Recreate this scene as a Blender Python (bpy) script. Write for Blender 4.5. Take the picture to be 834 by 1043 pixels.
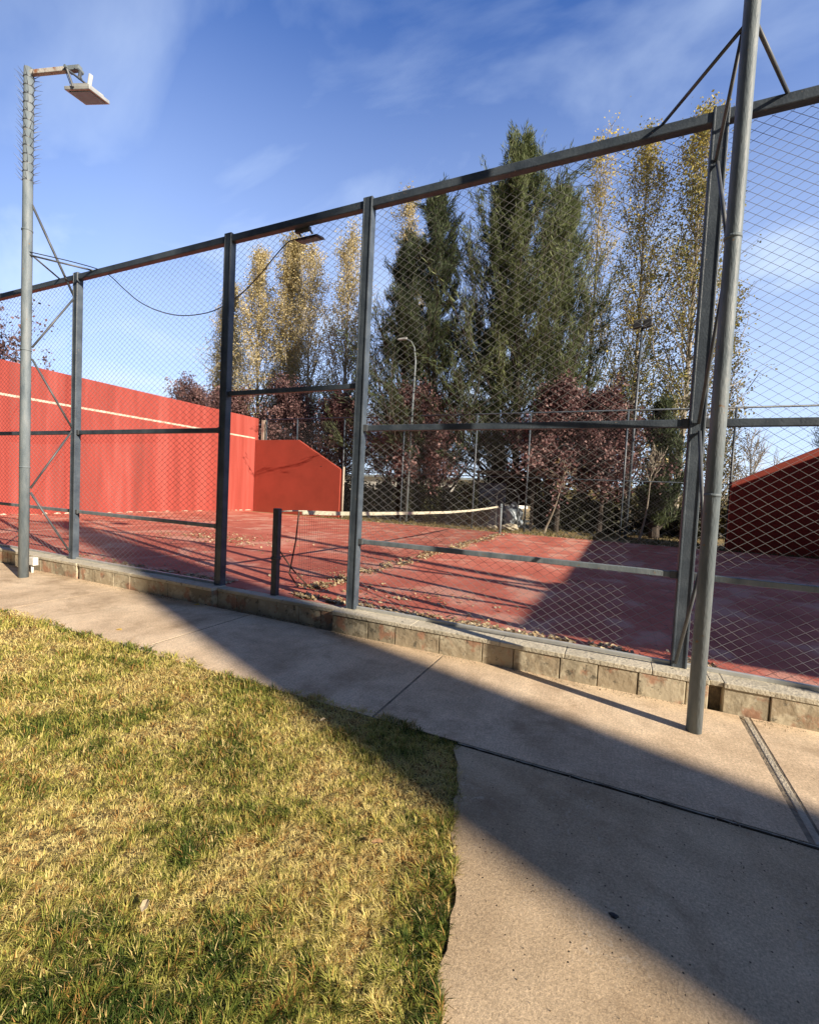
import bpy, bmesh, math, random
import numpy as np
from mathutils import Vector
R = math.radians
for o in list(bpy.data.objects): bpy.data.objects.remove(o)
sc = bpy.context.scene
COL = sc.collection
rng = np.random.default_rng(7)
random.seed(7)

# ---------------------------------------------------------------- camera
cd = bpy.data.cameras.new('camera'); cam = bpy.data.objects.new('camera', cd); COL.objects.link(cam)
cd.sensor_fit = 'HORIZONTAL'; cd.sensor_width = 36; cd.lens = 463.2/834*36
cd.clip_start = 0.02; cd.clip_end = 3000
from mathutils import Matrix
Fv = Vector((-0.4160952, 0.90818501, -0.04543978)); Rv = Vector((0.90706672, 0.41806162, 0.04954237)); Uv = Vector((-0.06399027, 0.02060257, 0.99773783))
M = Matrix((Rv, Uv, -Fv)).transposed().to_4x4(); M.translation = Vector((0, -4.2, 1.387))
cam.matrix_world = M
sc.camera = cam
sc.render.engine = 'CYCLES'
sc.cycles.use_denoising = True
sc.cycles.max_bounces = 6; sc.cycles.transparent_max_bounces = 8
sc.view_settings.view_transform = 'Standard'; sc.view_settings.look = 'None'
sc.view_settings.gamma = 1; sc.view_settings.use_curve_mapping = False
sc.view_settings.exposure = 0.90

# ---------------------------------------------------------------- light
EL = R(25.0); AZ = R(17.2)       # the sun stands low over +x, a little towards -y
SD = Vector((math.cos(EL)*math.cos(AZ), -math.cos(EL)*math.sin(AZ), math.sin(EL)))
ld = bpy.data.lights.new('sun', 'SUN'); ld.energy = 5.0; ld.angle = R(0.5); ld.color = (1.0, 0.86, 0.68)
sun = bpy.data.objects.new('sun', ld); COL.objects.link(sun)
sun.rotation_euler = SD.to_track_quat('Z', 'Y').to_euler(); sun.location = (30, -10, 25)
w = bpy.data.worlds.new('World'); sc.world = w; w.use_nodes = True
nt = w.node_tree; nt.nodes.clear()
N = nt.nodes.new; L = nt.links.new
out = N('ShaderNodeOutputWorld'); bg = N('ShaderNodeBackground'); bg.inputs[1].default_value = 0.05
sky = N('ShaderNodeTexSky'); sky.sky_type = 'NISHITA'; sky.sun_disc = False
sky.sun_elevation = EL; sky.sun_rotation = math.atan2(SD.x, SD.y)
sky.air_density = 1.0; sky.dust_density = 0.2; sky.ozone_density = 2.5; sky.altitude = 700
tc = N('ShaderNodeTexCoord'); sep = N('ShaderNodeSeparateXYZ'); L(tc.outputs['Generated'], sep.inputs[0])
den = N('ShaderNodeMath'); den.operation = 'ADD'; den.inputs[1].default_value = 0.25; L(sep.outputs[2], den.inputs[0])
dv = N('ShaderNodeVectorMath'); dv.operation = 'DIVIDE'; L(tc.outputs['Generated'], dv.inputs[0])
cmb = N('ShaderNodeCombineXYZ'); [L(den.outputs[0], cmb.inputs[i]) for i in range(3)]; L(cmb.outputs[0], dv.inputs[1])
mp = N('ShaderNodeMapping'); mp.inputs['Scale'].default_value = (1.5, 2.4, 1.2); mp.inputs['Rotation'].default_value = (0, 0, R(-35)); mp.inputs['Location'].default_value = (3.1, 1.7, 0)
L(dv.outputs[0], mp.inputs[0])
n1 = N('ShaderNodeTexNoise'); n1.inputs['Scale'].default_value = 1.1; n1.inputs['Detail'].default_value = 9; n1.inputs['Roughness'].default_value = 0.52; n1.inputs['Distortion'].default_value = 0.5
L(mp.outputs[0], n1.inputs['Vector'])
r1 = N('ShaderNodeValToRGB'); r1.color_ramp.elements[0].position = 0.50; r1.color_ramp.elements[1].position = 0.74; L(n1.outputs[0], r1.inputs[0])
# thin cloud gathers towards the horizon
hz = N('ShaderNodeMapRange'); hz.inputs[1].default_value = 0.0; hz.inputs[2].default_value = 0.72; hz.inputs[3].default_value = 0.88; hz.inputs[4].default_value = 0.0; L(sep.outputs[2], hz.inputs[0])
mul = N('ShaderNodeMath'); mul.operation = 'MULTIPLY_ADD'; L(r1.outputs[0], mul.inputs[0]); mul.inputs[1].default_value = 0.34
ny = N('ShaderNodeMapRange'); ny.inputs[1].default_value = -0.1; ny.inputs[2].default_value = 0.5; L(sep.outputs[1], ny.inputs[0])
hm = N('ShaderNodeMath'); hm.operation = 'MULTIPLY'; L(hz.outputs[0], hm.inputs[0]); hm.inputs[1].default_value = 1.0; L(hm.outputs[0], mul.inputs[2])
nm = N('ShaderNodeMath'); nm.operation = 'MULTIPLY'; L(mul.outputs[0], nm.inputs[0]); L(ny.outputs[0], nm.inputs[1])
cl = N('ShaderNodeClamp'); cl.inputs[2].default_value = 0.9; L(nm.outputs[0], cl.inputs[0])
tint = N('ShaderNodeMix'); tint.data_type = 'RGBA'; tint.blend_type = 'MULTIPLY'; tint.inputs[0].default_value = 1.0
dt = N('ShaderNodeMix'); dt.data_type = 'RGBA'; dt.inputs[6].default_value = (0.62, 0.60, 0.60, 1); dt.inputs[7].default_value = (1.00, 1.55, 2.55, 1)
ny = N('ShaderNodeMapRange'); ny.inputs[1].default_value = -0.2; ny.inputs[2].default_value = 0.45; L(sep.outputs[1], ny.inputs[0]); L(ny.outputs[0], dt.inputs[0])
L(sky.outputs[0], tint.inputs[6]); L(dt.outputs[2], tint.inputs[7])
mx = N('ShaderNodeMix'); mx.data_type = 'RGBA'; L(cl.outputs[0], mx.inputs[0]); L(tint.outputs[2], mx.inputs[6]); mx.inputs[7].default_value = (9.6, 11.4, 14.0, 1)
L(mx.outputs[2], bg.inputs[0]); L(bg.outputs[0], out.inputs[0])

# ---------------------------------------------------------------- materials
def mat(name, cols, scale=3.0, rough=0.8, bump=0.0, bscale=40.0, metal=0.0, detail=6, stretch=(1,1,1), spec=0.5, pos=None, speck=None):
    """cols: list of colours mixed by object-space noise; speck=(colour, scale, threshold)"""
    m = bpy.data.materials.new(name); m.use_nodes = True; t = m.node_tree; b = t.nodes['Principled BSDF']
    b.inputs['Roughness'].default_value = rough; b.inputs['Metallic'].default_value = metal
    b.inputs['Specular IOR Level'].default_value = spec
    tc = t.nodes.new('ShaderNodeTexCoord'); mp = t.nodes.new('ShaderNodeMapping'); mp.inputs['Scale'].default_value = stretch
    t.links.new(tc.outputs['Object'], mp.inputs[0])
    n = t.nodes.new('ShaderNodeTexNoise'); n.inputs['Scale'].default_value = scale; n.inputs['Detail'].default_value = detail; n.inputs['Roughness'].default_value = 0.62
    t.links.new(mp.outputs[0], n.inputs['Vector'])
    r = t.nodes.new('ShaderNodeValToRGB'); e = r.color_ramp.elements
    k = len(cols); ps = pos or [0.33 + 0.34*i/max(1, k-1) for i in range(k)]
    e[0].position = ps[0]; e[0].color = (*cols[0], 1)
    e[1].position = ps[-1]; e[1].color = (*cols[-1], 1)
    for i in range(1, k-1):
        x = e.new(ps[i]); x.color = (*cols[i], 1)
    t.links.new(n.outputs[0], r.inputs[0]); src = r.outputs[0]
    if speck:
        for (c, s, th) in (speck if isinstance(speck, list) else [speck]):
            n2 = t.nodes.new('ShaderNodeTexNoise'); n2.inputs['Scale'].default_value = s; n2.inputs['Detail'].default_value = 3
            t.links.new(tc.outputs['Object'], n2.inputs['Vector'])
            mr = t.nodes.new('ShaderNodeMapRange'); mr.inputs[1].default_value = th; mr.inputs[2].default_value = th+0.05
            t.links.new(n2.outputs[0], mr.inputs[0])
            mxx = t.nodes.new('ShaderNodeMix'); mxx.data_type = 'RGBA'; t.links.new(mr.outputs[0], mxx.inputs[0])
            t.links.new(src, mxx.inputs[6]); mxx.inputs[7].default_value = (*c, 1); src = mxx.outputs[2]
    t.links.new(src, b.inputs['Base Color'])
    if bump:
        n3 = t.nodes.new('ShaderNodeTexNoise'); n3.inputs['Scale'].default_value = bscale; n3.inputs['Detail'].default_value = 5
        t.links.new(mp.outputs[0], n3.inputs['Vector'])
        bp = t.nodes.new('ShaderNodeBump'); bp.inputs['Strength'].default_value = bump; bp.inputs['Distance'].default_value = 0.02
        t.links.new(n3.outputs[0], bp.inputs['Height']); t.links.new(bp.outputs[0], b.inputs['Normal'])
    return m

def vmat(name, cols, rough=0.7, trans=0.25, spec=0.3, ps=None):
    """colour from a per-point attribute 'v' (each leaf, blade or stone its own colour)"""
    m = bpy.data.materials.new(name); m.use_nodes = True; t = m.node_tree; b = t.nodes['Principled BSDF']
    b.inputs['Roughness'].default_value = rough; b.inputs['Specular IOR Level'].default_value = spec
    a = t.nodes.new('ShaderNodeAttribute'); a.attribute_name = 'v'
    r = t.nodes.new('ShaderNodeValToRGB'); e = r.color_ramp.elements; k = len(cols)
    ps = ps or [i/(k-1) for i in range(k)]
    e[0].position = ps[0]; e[0].color = (*cols[0], 1); e[1].position = ps[-1]; e[1].color = (*cols[-1], 1)
    for i in range(1, k-1):
        x = e.new(ps[i]); x.color = (*cols[i], 1)
    t.links.new(a.outputs['Fac'], r.inputs[0]); t.links.new(r.outputs[0], b.inputs['Base Color'])
    if trans:
        tr = t.nodes.new('ShaderNodeBsdfTranslucent'); t.links.new(r.outputs[0], tr.inputs[0])
        ms = t.nodes.new('ShaderNodeMixShader'); ms.inputs[0].default_value = trans
        t.links.new(b.outputs[0], ms.inputs[1]); t.links.new(tr.outputs[0], ms.inputs[2])
        t.links.new(ms.outputs[0], t.nodes['Material Output'].inputs[0])
    return m

MT = dict(
 paint=mat('grey_painted_steel', [(0.036,0.050,0.070),(0.057,0.076,0.100),(0.085,0.108,0.135)], 5, 0.45, 0.15, 60, 0.0, speck=((0.25,0.2,0.16), 38, 0.70)),
 galv=mat('galvanised_steel', [(0.10,0.13,0.155),(0.16,0.195,0.22),(0.22,0.25,0.27)], 9, 0.5, 0.2, 90, 0.0, spec=0.25, stretch=(1,1,0.25), speck=((0.24,0.16,0.10), 18, 0.69)),
 wire=mat('galvanised_wire', [(0.16,0.17,0.18),(0.26,0.27,0.275)], 5, 0.5),
 rod=mat('dark_steel_rod', [(0.05,0.06,0.075),(0.12,0.13,0.14)], 6, 0.55, metal=0.2),
 rust=mat('rusty_steel', [(0.28,0.12,0.05),(0.42,0.41,0.39),(0.50,0.48,0.44),(0.33,0.33,0.32)], 8, 0.75, 0.3, 60),
 black=mat('black_plastic', [(0.012,0.013,0.015),(0.02,0.02,0.022)], 5, 0.5),
 lampgrey=mat('lamp_housing', [(0.36,0.38,0.38),(0.50,0.51,0.50)], 8, 0.45, metal=0.2),
 glass=mat('lamp_glass', [(0.09,0.22,0.30),(0.14,0.29,0.37)], 8, 0.3),
 white=mat('white_plastic', [(0.68,0.68,0.64),(0.8,0.79,0.75)], 8, 0.5),
 wallred=mat('red_wall_paint', [(0.235,0.038,0.027),(0.31,0.050,0.037),(0.37,0.078,0.062)], 1.3, 0.85, 0.35, 55, stretch=(1,1.6,0.12), detail=9),
 wingred=mat('deep_red_wall_paint', [(0.26,0.040,0.023),(0.32,0.050,0.030)], 1.3, 0.85, 0.35, 55),
 concrete=mat('weathered_concrete', [(0.34,0.30,0.25),(0.46,0.41,0.34)], 6, 0.9, 0.4, 45),
 cap=mat('kerb_capping', [(0.38,0.35,0.27),(0.50,0.46,0.36),(0.58,0.53,0.42)], 5, 0.9, 0.5, 40, speck=((0.22,0.21,0.17), 26, 0.64)),
 joint=mat('joint_mortar', [(0.10,0.085,0.065),(0.30,0.245,0.175)], 14, 0.95, 0.6, 60),
 soil=mat('lawn_soil', [(0.07,0.05,0.02),(0.14,0.10,0.035),(0.06,0.06,0.015)], 7, 1.0, 1.0, 60),
 earth=mat('dry_earth', [(0.20,0.155,0.09),(0.32,0.25,0.14)], 3, 1.0, 0.8, 20),
 field=mat('dry_field', [(0.13,0.11,0.045),(0.30,0.22,0.10),(0.40,0.29,0.14)], 0.9, 1.0, 0.9, 12, detail=10),
 net=mat('net_cord', [(0.05,0.035,0.03),(0.09,0.065,0.055)], 5, 0.8),
 tape=mat('net_tape', [(0.40,0.38,0.29),(0.52,0.50,0.40)], 6, 0.8, speck=((0.22,0.16,0.14), 4.5, 0.66)),
 darkwood=mat('dark_timber', [(0.015,0.012,0.01),(0.04,0.03,0.025)], 6, 0.9),
 navy=mat('navy_sheet', [(0.012,0.02,0.045),(0.025,0.04,0.075)], 3, 0.6),
 tarp=mat('blue_grey_tarpaulin', [(0.10,0.14,0.19),(0.30,0.36,0.42),(0.42,0.48,0.52)], 3.5, 0.5, 0.6, 6),
 stone=mat('pale_stone', [(0.38,0.34,0.26),(0.5,0.46,0.36)], 4, 0.95, 0.6, 20),
 bark=mat('grey_bark', [(0.10,0.085,0.065),(0.21,0.18,0.145)], 6, 0.95, 0.8, 25, stretch=(1,1,0.2)),
 palebark=mat('pale_poplar_bark', [(0.22,0.19,0.15),(0.42,0.38,0.31)], 5, 0.9, 0.5, 25, stretch=(1,1,0.3)),
 darkbark=mat('dark_bark', [(0.035,0.028,0.025),(0.08,0.065,0.055)], 6, 0.95, 0.8, 25, stretch=(1,1,0.2)),
 render=mat('white_render', [(0.6,0.6,0.58),(0.72,0.71,0.68)], 2, 0.9),
 brick=mat('tower_render', [(0.4,0.36,0.3),(0.5,0.46,0.4)], 2, 0.9),
)
# court paving: brick red painted tiles, worn pale in patches
def court_mat():
    m = mat('red_court_paving', [(0.38,0.088,0.056),(0.50,0.135,0.09),(0.58,0.21,0.15)], 1.3, 0.85, 0.3, 60, detail=10,
            speck=[((0.58,0.27,0.20), 1.2, 0.54), ((0.29,0.07,0.05), 14, 0.66), ((0.55,0.33,0.25), 70, 0.72)])
    t = m.node_tree; b = t.nodes['Principled BSDF']
    src = b.inputs['Base Color'].links[0].from_socket
    tc = t.nodes.new('ShaderNodeTexCoord')
    br = t.nodes.new('ShaderNodeTexBrick'); br.offset = 0.0; br.inputs['Scale'].default_value = 1.0
    br.inputs['Brick Width'].default_value = 0.4; br.inputs['Row Height'].default_value = 0.4; br.inputs['Mortar Size'].default_value = 0.006; br.inputs['Mortar Smooth'].default_value = 0.3
    br.inputs['Color1'].default_value = (1,1,1,1); br.inputs['Color2'].default_value = (0.94,0.93,0.93,1); br.inputs['Mortar'].default_value = (0.86,0.85,0.85,1)
    t.links.new(tc.outputs['Object'], br.inputs['Vector'])
    mm = t.nodes.new('ShaderNodeMix'); mm.data_type = 'RGBA'; mm.blend_type = 'MULTIPLY'; mm.inputs[0].default_value = 1
    t.links.new(src, mm.inputs[6]); t.links.new(br.outputs[0], mm.inputs[7]); t.links.new(mm.outputs[2], b.inputs['Base Color'])
    return m
MT['court'] = court_mat()
def concrete_mat(name, base, grain, broom, vein, pits, bump):
    m = bpy.data.materials.new(name); m.use_nodes = True; t = m.node_tree; b = t.nodes['Principled BSDF']; b.inputs['Roughness'].default_value = 0.9; b.inputs['Specular IOR Level'].default_value = 0.25
    nn = t.nodes.new; lk = t.links.new
    tc = nn('ShaderNodeTexCoord')
    def noise(scale, detail=6, rough=0.6, st=(1,1,1), dist=0.0, loc=(0,0,0)):
        mp = nn('ShaderNodeMapping'); mp.inputs['Scale'].default_value = st; mp.inputs['Location'].default_value = loc; lk(tc.outputs['Object'], mp.inputs[0])
        n = nn('ShaderNodeTexNoise'); n.inputs['Scale'].default_value = scale; n.inputs['Detail'].default_value = detail; n.inputs['Roughness'].default_value = rough; n.inputs['Distortion'].default_value = dist
        lk(mp.outputs[0], n.inputs['Vector']); return n.outputs[0]
    def rng_(src, a, b_, c, d):
        r_ = nn('ShaderNodeMapRange'); r_.inputs[1].default_value = a; r_.inputs[2].default_value = b_; r_.inputs[3].default_value = c; r_.inputs[4].default_value = d; lk(src, r_.inputs[0]); return r_.outputs[0]
    def mix(f, a, c, blend='MIX'):
        x = nn('ShaderNodeMix'); x.data_type = 'RGBA'; x.blend_type = blend
        if isinstance(f, float): x.inputs[0].default_value = f
        else: lk(f, x.inputs[0])
        lk(a, x.inputs[6])
        if isinstance(c, tuple): x.inputs[7].default_value = (*c, 1)
        else: lk(c, x.inputs[7])
        return x.outputs[2]
    def mathn(op, a, b_):
        x = nn('ShaderNodeMath'); x.operation = op; lk(a, x.inputs[0])
        if isinstance(b_, float): x.inputs[1].default_value = b_
        else: lk(b_, x.inputs[1])
        return x.outputs[0]
    rp = nn('ShaderNodeValToRGB'); e = rp.color_ramp.elements; e[0].position = 0.30; e[0].color = (*base[0], 1); e[1].position = 0.72; e[1].color = (*base[-1], 1)
    for k, c in enumerate(base[1:-1]): x = e.new(0.30+0.42*(k+1)/(len(base)-1)); x.color = (*c, 1)
    lk(noise(0.95, 15, 0.62, dist=0.4), rp.inputs[0]); col = rp.outputs[0]
    def mulgrey(src, lo, hi, a=0.3, b_=0.7):
        v = rng_(src, a, b_, lo, hi); cc = nn('ShaderNodeCombineColor'); [lk(v, cc.inputs[q]) for q in range(3)]; return cc.outputs[0]
    col = mix(1.0, col, mulgrey(noise(5, 8, 0.7), 0.84, 1.12), 'MULTIPLY')
    col = mix(1.0, col, mulgrey(noise(grain, 4, 0.7), 0.70, 1.24), 'MULTIPLY')
    fine = noise(grain*2.6, 3, 0.7)
    col = mix(1.0, col, mulgrey(fine, 0.74, 1.22), 'MULTIPLY')
    if broom: col = mix(1.0, col, mulgrey(noise(9, 6, 0.7, (9, 0.6, 1)), 0.90, 1.07), 'MULTIPLY')
    # pale worn veins, only where a slow noise lets them be
    mask = mathn('MULTIPLY', rng_(noise(2.1, 4, 0.6, loc=(4,2,0)), 0.50, 0.66, 0.0, 1.0), rng_(noise(24, 6, 0.75, dist=1.2), 0.54, 0.64, 0.0, vein)); col = mix(mask, col, (0.60, 0.50, 0.36))
    # earthy stains
    mask = mathn('MULTIPLY', rng_(noise(1.7, 12, 0.72, loc=(1,7,0), dist=0.6), 0.50, 0.66, 0.0, 0.75), rng_(noise(11, 5, 0.7), 0.35, 0.6, 0.3, 1.0)); col = mix(mask, col, (0.27, 0.19, 0.115))
    # pits and dark grit
    vo = nn('ShaderNodeTexVoronoi'); vo.inputs['Scale'].default_value = 38; lk(tc.outputs['Object'], vo.inputs['Vector'])
    sc3 = nn('ShaderNodeSeparateColor'); lk(vo.outputs['Color'], sc3.inputs[0])
    pit = mathn('MULTIPLY', rng_(vo.outputs['Distance'], 0.10, 0.16, 1.0, 0.0), rng_(sc3.outputs[0], 1-pits, 1-pits+0.02, 0.0, 1.0)); col = mix(pit, col, (0.07, 0.055, 0.04))
    lk(col, b.inputs['Base Color'])
    bp = nn('ShaderNodeBump'); bp.inputs['Strength'].default_value = bump; bp.inputs['Distance'].default_value = 0.006
    hsum = mathn('ADD', mathn('MULTIPLY', noise(grain, 6, 0.8), 1.0), mathn('MULTIPLY', pit, -1.5)); lk(hsum, bp.inputs['Height']); lk(bp.outputs[0], b.inputs['Normal'])
    return m
MT['path'] = concrete_mat('path_concrete', [(0.47,0.355,0.235),(0.69,0.54,0.375),(0.79,0.65,0.47)], 70, True, 0.6, 0.05, 0.4)
MT['agg'] = concrete_mat('worn_path_concrete', [(0.38,0.28,0.17),(0.59,0.455,0.295),(0.73,0.59,0.40)], 90, False, 1.0, 0.22, 0.8)

# ---------------------------------------------------------------- mesh helpers
class MB:
    def __init__(s): s.v = []; s.f = []; s.c = []
    def quadbox(s, p, c=0.5):
        """p: 8 corners, bottom 4 ccw then top 4"""
        k = len(s.v); s.v += [tuple(x) for x in p]; s.c += [c]*8
        s.f += [(k+3,k+2,k+1,k),(k+4,k+5,k+6,k+7),(k,k+1,k+5,k+4),(k+1,k+2,k+6,k+5),(k+2,k+3,k+7,k+6),(k+3,k,k+4,k+7)]; return s
    def box(s, x0,x1,y0,y1,z0,z1, c=0.5):
        return s.quadbox([(x0,y0,z0),(x1,y0,z0),(x1,y1,z0),(x0,y1,z0),(x0,y0,z1),(x1,y0,z1),(x1,y1,z1),(x0,y1,z1)], c)
    def tube(s, pts, rad, n=8, cap=True):
        pts = [Vector(p) for p in pts]
        if not isinstance(rad, (list, tuple)): rad = [rad]*len(pts)
        k0 = len(s.v); up = None
        for i, p in enumerate(pts):
            d = (pts[min(i+1, len(pts)-1)] - pts[max(i-1, 0)]).normalized()
            if up is None: up = Vector((0,0,1)) if abs(d.z) < 0.9 else Vector((1,0,0))
            a = d.cross(up).normalized(); b = a.cross(d).normalized(); up = b
            for j in range(n):
                t = 2*math.pi*(j+0.5)/n
                s.v.append(tuple(p + (a*math.cos(t) + b*math.sin(t))*rad[i])); s.c.append(0.5)
        for i in range(len(pts)-1):
            for j in range(n):
                A = k0+i*n+j; B = k0+i*n+(j+1)%n
                s.f.append((A, B, B+n, A+n))
        if cap:
            s.f.append(tuple(k0+j for j in range(n))[::-1]); e = k0+(len(pts)-1)*n; s.f.append(tuple(e+j for j in range(n)))
        return s
    def prism(s, poly, y0, y1):
        """poly: (x,z) outline, extruded along y"""
        k = len(s.v); n = len(poly)
        s.v += [(x,y0,z) for x,z in poly] + [(x,y1,z) for x,z in poly]; s.c += [0.5]*(2*n)
        s.f.append(tuple(range(k,k+n))); s.f.append(tuple(range(k+2*n-1,k+n-1,-1)))
        for i in range(n): j=(i+1)%n; s.f.append((k+i,k+n+i,k+n+j,k+j))
        return s
    def build(s, name, m, parent=None, bevel=0, smooth=False, attr=False):
        me = bpy.data.meshes.new(name); me.from_pydata(s.v, [], s.f); me.update()
        if attr:
            a = me.attributes.new('v', 'FLOAT', 'POINT'); a.data.foreach_set('value', s.c)
        bm = bmesh.new(); bm.from_mesh(me); bmesh.ops.recalc_face_normals(bm, faces=bm.faces); bm.to_mesh(me); bm.free()
        return link(name, me, m, parent, bevel, smooth)
def link(name, me, m, parent=None, bevel=0, smooth=False):
    o = bpy.data.objects.new(name, me); COL.objects.link(o); me.materials.append(MT[m] if isinstance(m, str) else m)
    if smooth: me.polygons.foreach_set('use_smooth', [True]*len(me.polygons))
    if bevel:
        b = o.modifiers.new('bevel', 'BEVEL'); b.width = bevel; b.segments = 2; b.limit_method = 'ANGLE'
    if parent:
        o.parent = parent; o.matrix_parent_inverse = Matrix.Translation(-parent.location) if False else Matrix()
        o.location = -Vector(parent.location) if parent.type == 'EMPTY' else o.location
    return o
def tag(o, label, cat, group=None, kind=None):
    o['label'] = label; o['category'] = cat
    if group: o['group'] = group
    if kind: o['kind'] = kind
    return o
def thing(name, label, cat, loc=(0,0,0), group=None):
    o = bpy.data.objects.new(name, None); COL.objects.link(o); o.location = loc; o.empty_display_size = 0.2
    return tag(o, label, cat, group)
def struct(o): o['kind'] = 'structure'; return o
def np_mesh(name, V, F, vals=None):
    """V (n,3); F (m,k) with k fixed"""
    me = bpy.data.meshes.new(name); n = len(V); m, k = F.shape
    me.vertices.add(n); me.vertices.foreach_set('co', V.astype(np.float32).ravel())
    me.loops.add(m*k); me.loops.foreach_set('vertex_index', F.astype(np.int32).ravel())
    me.polygons.add(m); me.polygons.foreach_set('loop_start', np.arange(0, m*k, k, dtype=np.int32))
    me.polygons.foreach_set('loop_total', np.full(m, k, dtype=np.int32))
    me.update(calc_edges=True)
    if vals is not None:
        a = me.attributes.new('v', 'FLOAT', 'POINT'); a.data.foreach_set('value', vals.astype(np.float32))
    return me
def vnoise(x, y, seed=0):
    """smooth value noise on arrays, 0..1"""
    def h(i, j):
        a = np.sin(i*127.1 + j*311.7 + seed*74.7)*43758.5453; return a - np.floor(a)
    i = np.floor(x); j = np.floor(y); u = x-i; v = y-j; u = u*u*(3-2*u); v = v*v*(3-2*v)
    return (h(i,j)*(1-u)+h(i+1,j)*u)*(1-v) + (h(i,j+1)*(1-u)+h(i+1,j+1)*u)*v
def fbm(x, y, seed=0, o=4):
    r = 0; a = 0.5
    for k in range(o): r = r + a*vnoise(x*2**k, y*2**k, seed+k); a *= 0.5
    return r/(1-0.5**o)

G = -0.13      # path level
CZ = 0.08      # court level
KZ = 0.092     # kerb top

# ================================================================ SETTING
struct(MB().box(-900, 900, -900, 11.9, G-0.5, G-0.055).build('ground', 'earth'))
fo = struct(MB().box(-900, 900, 11.92, 1500, -0.6, 0.0).build('dry_field_ground', 'field'))
struct(MB().box(-16.6, 8.6, 0.022, 11.9, G-0.05, CZ).build('court_paving', 'court'))
# faint worn court lines, 3 mm proud
m_ = MB(); m_.box(-12.0, -11.95, 0.6, 11.4, CZ, CZ+0.003); m_.box(-11.95, -4.2, 5.72, 5.77, CZ, CZ+0.003)
struct(m_.build('court_marking', mat('worn_line_paint', [(0.40,0.13,0.10),(0.5,0.26,0.21),(0.62,0.45,0.38)], 9, 0.9, pos=[0.4,0.5,0.62])))

# path slabs: real panels with open joints
xs = [-24.5,-22.2,-19.9,-17.6,-15.3,-13.0,-10.7,-8.37,-6.05,-3.79,-1.4,0.90,3.2,5.5,7.8,10.1]
m_ = MB()
for a, b in zip(xs[:-1], xs[1:]):
    g = 0.009
    y0 = -1.5 if b < -0.9 else -1.585
    m_.box(a+g+(0.055 if abs(a-0.90) < 0.01 else 0), b-g, -1.572, -0.205, G-0.12, G)
struct(m_.build('path', 'path', bevel=0.0025))
struct(MB().box(-24.5, 10.1, -1.573, -0.2, G-0.14, G-0.0025).build('path_joint', 'joint'))
struct(MB().box(0.916, 0.952, -1.572, -0.205, G-0.1, G+0.001).box(-0.8, 9.5, -1.588, -1.5735, G-0.1, G-0.002).build('joint_strip', mat('pale_mortar',[(0.34,0.30,0.23),(0.50,0.45,0.36)],14,0.95,0.6,70), bevel=0.006))
# path towards the viewer: outline follows the curved lawn edge
edge = [(-0.80,-1.60),(-0.69,-1.95),(-0.57,-2.30),(-0.48,-2.60),(-0.42,-2.84),(-0.37,-3.05),(-0.33,-3.5),(-0.31,-4.5),(-0.3,-7),(-0.3,-12)]
def edge_x(y):
    ys = np.array([e[1] for e in edge])[::-1]; xx = np.array([e[0] for e in edge])[::-1]
    return np.interp(y, ys, xx)
bm = bmesh.new()
ylist = np.concatenate([np.arange(-1.602, -4.5, -0.06), np.array([-5,-7,-12])])
row = []
for i, y in enumerate(ylist):
    x = float(edge_x(y)) + 0.015*math.sin(y*9) + 0.008*math.sin(y*31)
    yy = y + (0.0 if i else 0.0)
    row.append([bm.verts.new((x, yy, G-0.12)), bm.verts.new((x, yy, G-0.004)), bm.verts.new((10.1, yy, G-0.004))])
for a, b in zip(row[:-1], row[1:]):
    bm.faces.new((a[1], b[1], b[2], a[2])); bm.faces.new((a[0], b[0], b[1], a[1]))
v1 = bm.verts.new((10.1, ylist[0], G-0.12)); bm.faces.new((row[0][0], row[0][1], row[0][2], v1))
bmesh.ops.recalc_face_normals(bm, faces=bm.faces)
me = bpy.data.meshes.new('path_apron'); bm.to_mesh(me); bm.free(); struct(link('path_apron', me, 'agg'))
# ragged crack of earth along the joint at y=-1.595
m_ = MB(); x = -0.8; pts = []
while x < 6: pts.append((x, -1.594 + 0.005*random.uniform(-1,1), G-0.002)); x += 0.05
for p, q in zip(pts[:-1], pts[1:]):
    wd = 0.0028*random.uniform(0.15, 1.5)*(1.5 if p[0] > 0.3 else 1)
    m_.quadbox([(p[0],p[1]-wd,G-0.02),(q[0],q[1]-wd,G-0.02),(q[0],q[1]+wd,G-0.02),(p[0],p[1]+wd,G-0.02),(p[0],p[1]-wd,G+0.0015),(q[0],q[1]-wd,G+0.0015),(q[0],q[1]+wd,G+0.0015),(p[0],p[1]+wd,G+0.0015)])
struct(m_.build('path_crack', mat('crack_dirt', [(0.02,0.018,0.014),(0.08,0.065,0.045)], 20, 1.0)))
# lawn soil
bm = bmesh.new(); prev = None
for y in np.concatenate([np.arange(-1.56, -4.5, -0.1), np.array([-5,-7,-12])]):
    a = bm.verts.new((-40, y, G-0.012)); b = bm.verts.new((float(edge_x(y))-0.01, y, G-0.012))
    if prev: bm.faces.new((prev[0], a, b, prev[1]))
    prev = (a, b)
me = bpy.data.meshes.new('lawn_ground'); bm.to_mesh(me); bm.free(); struct(link('lawn_ground', me, 'soil'))
MT['path'].node_tree  # keep

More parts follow.
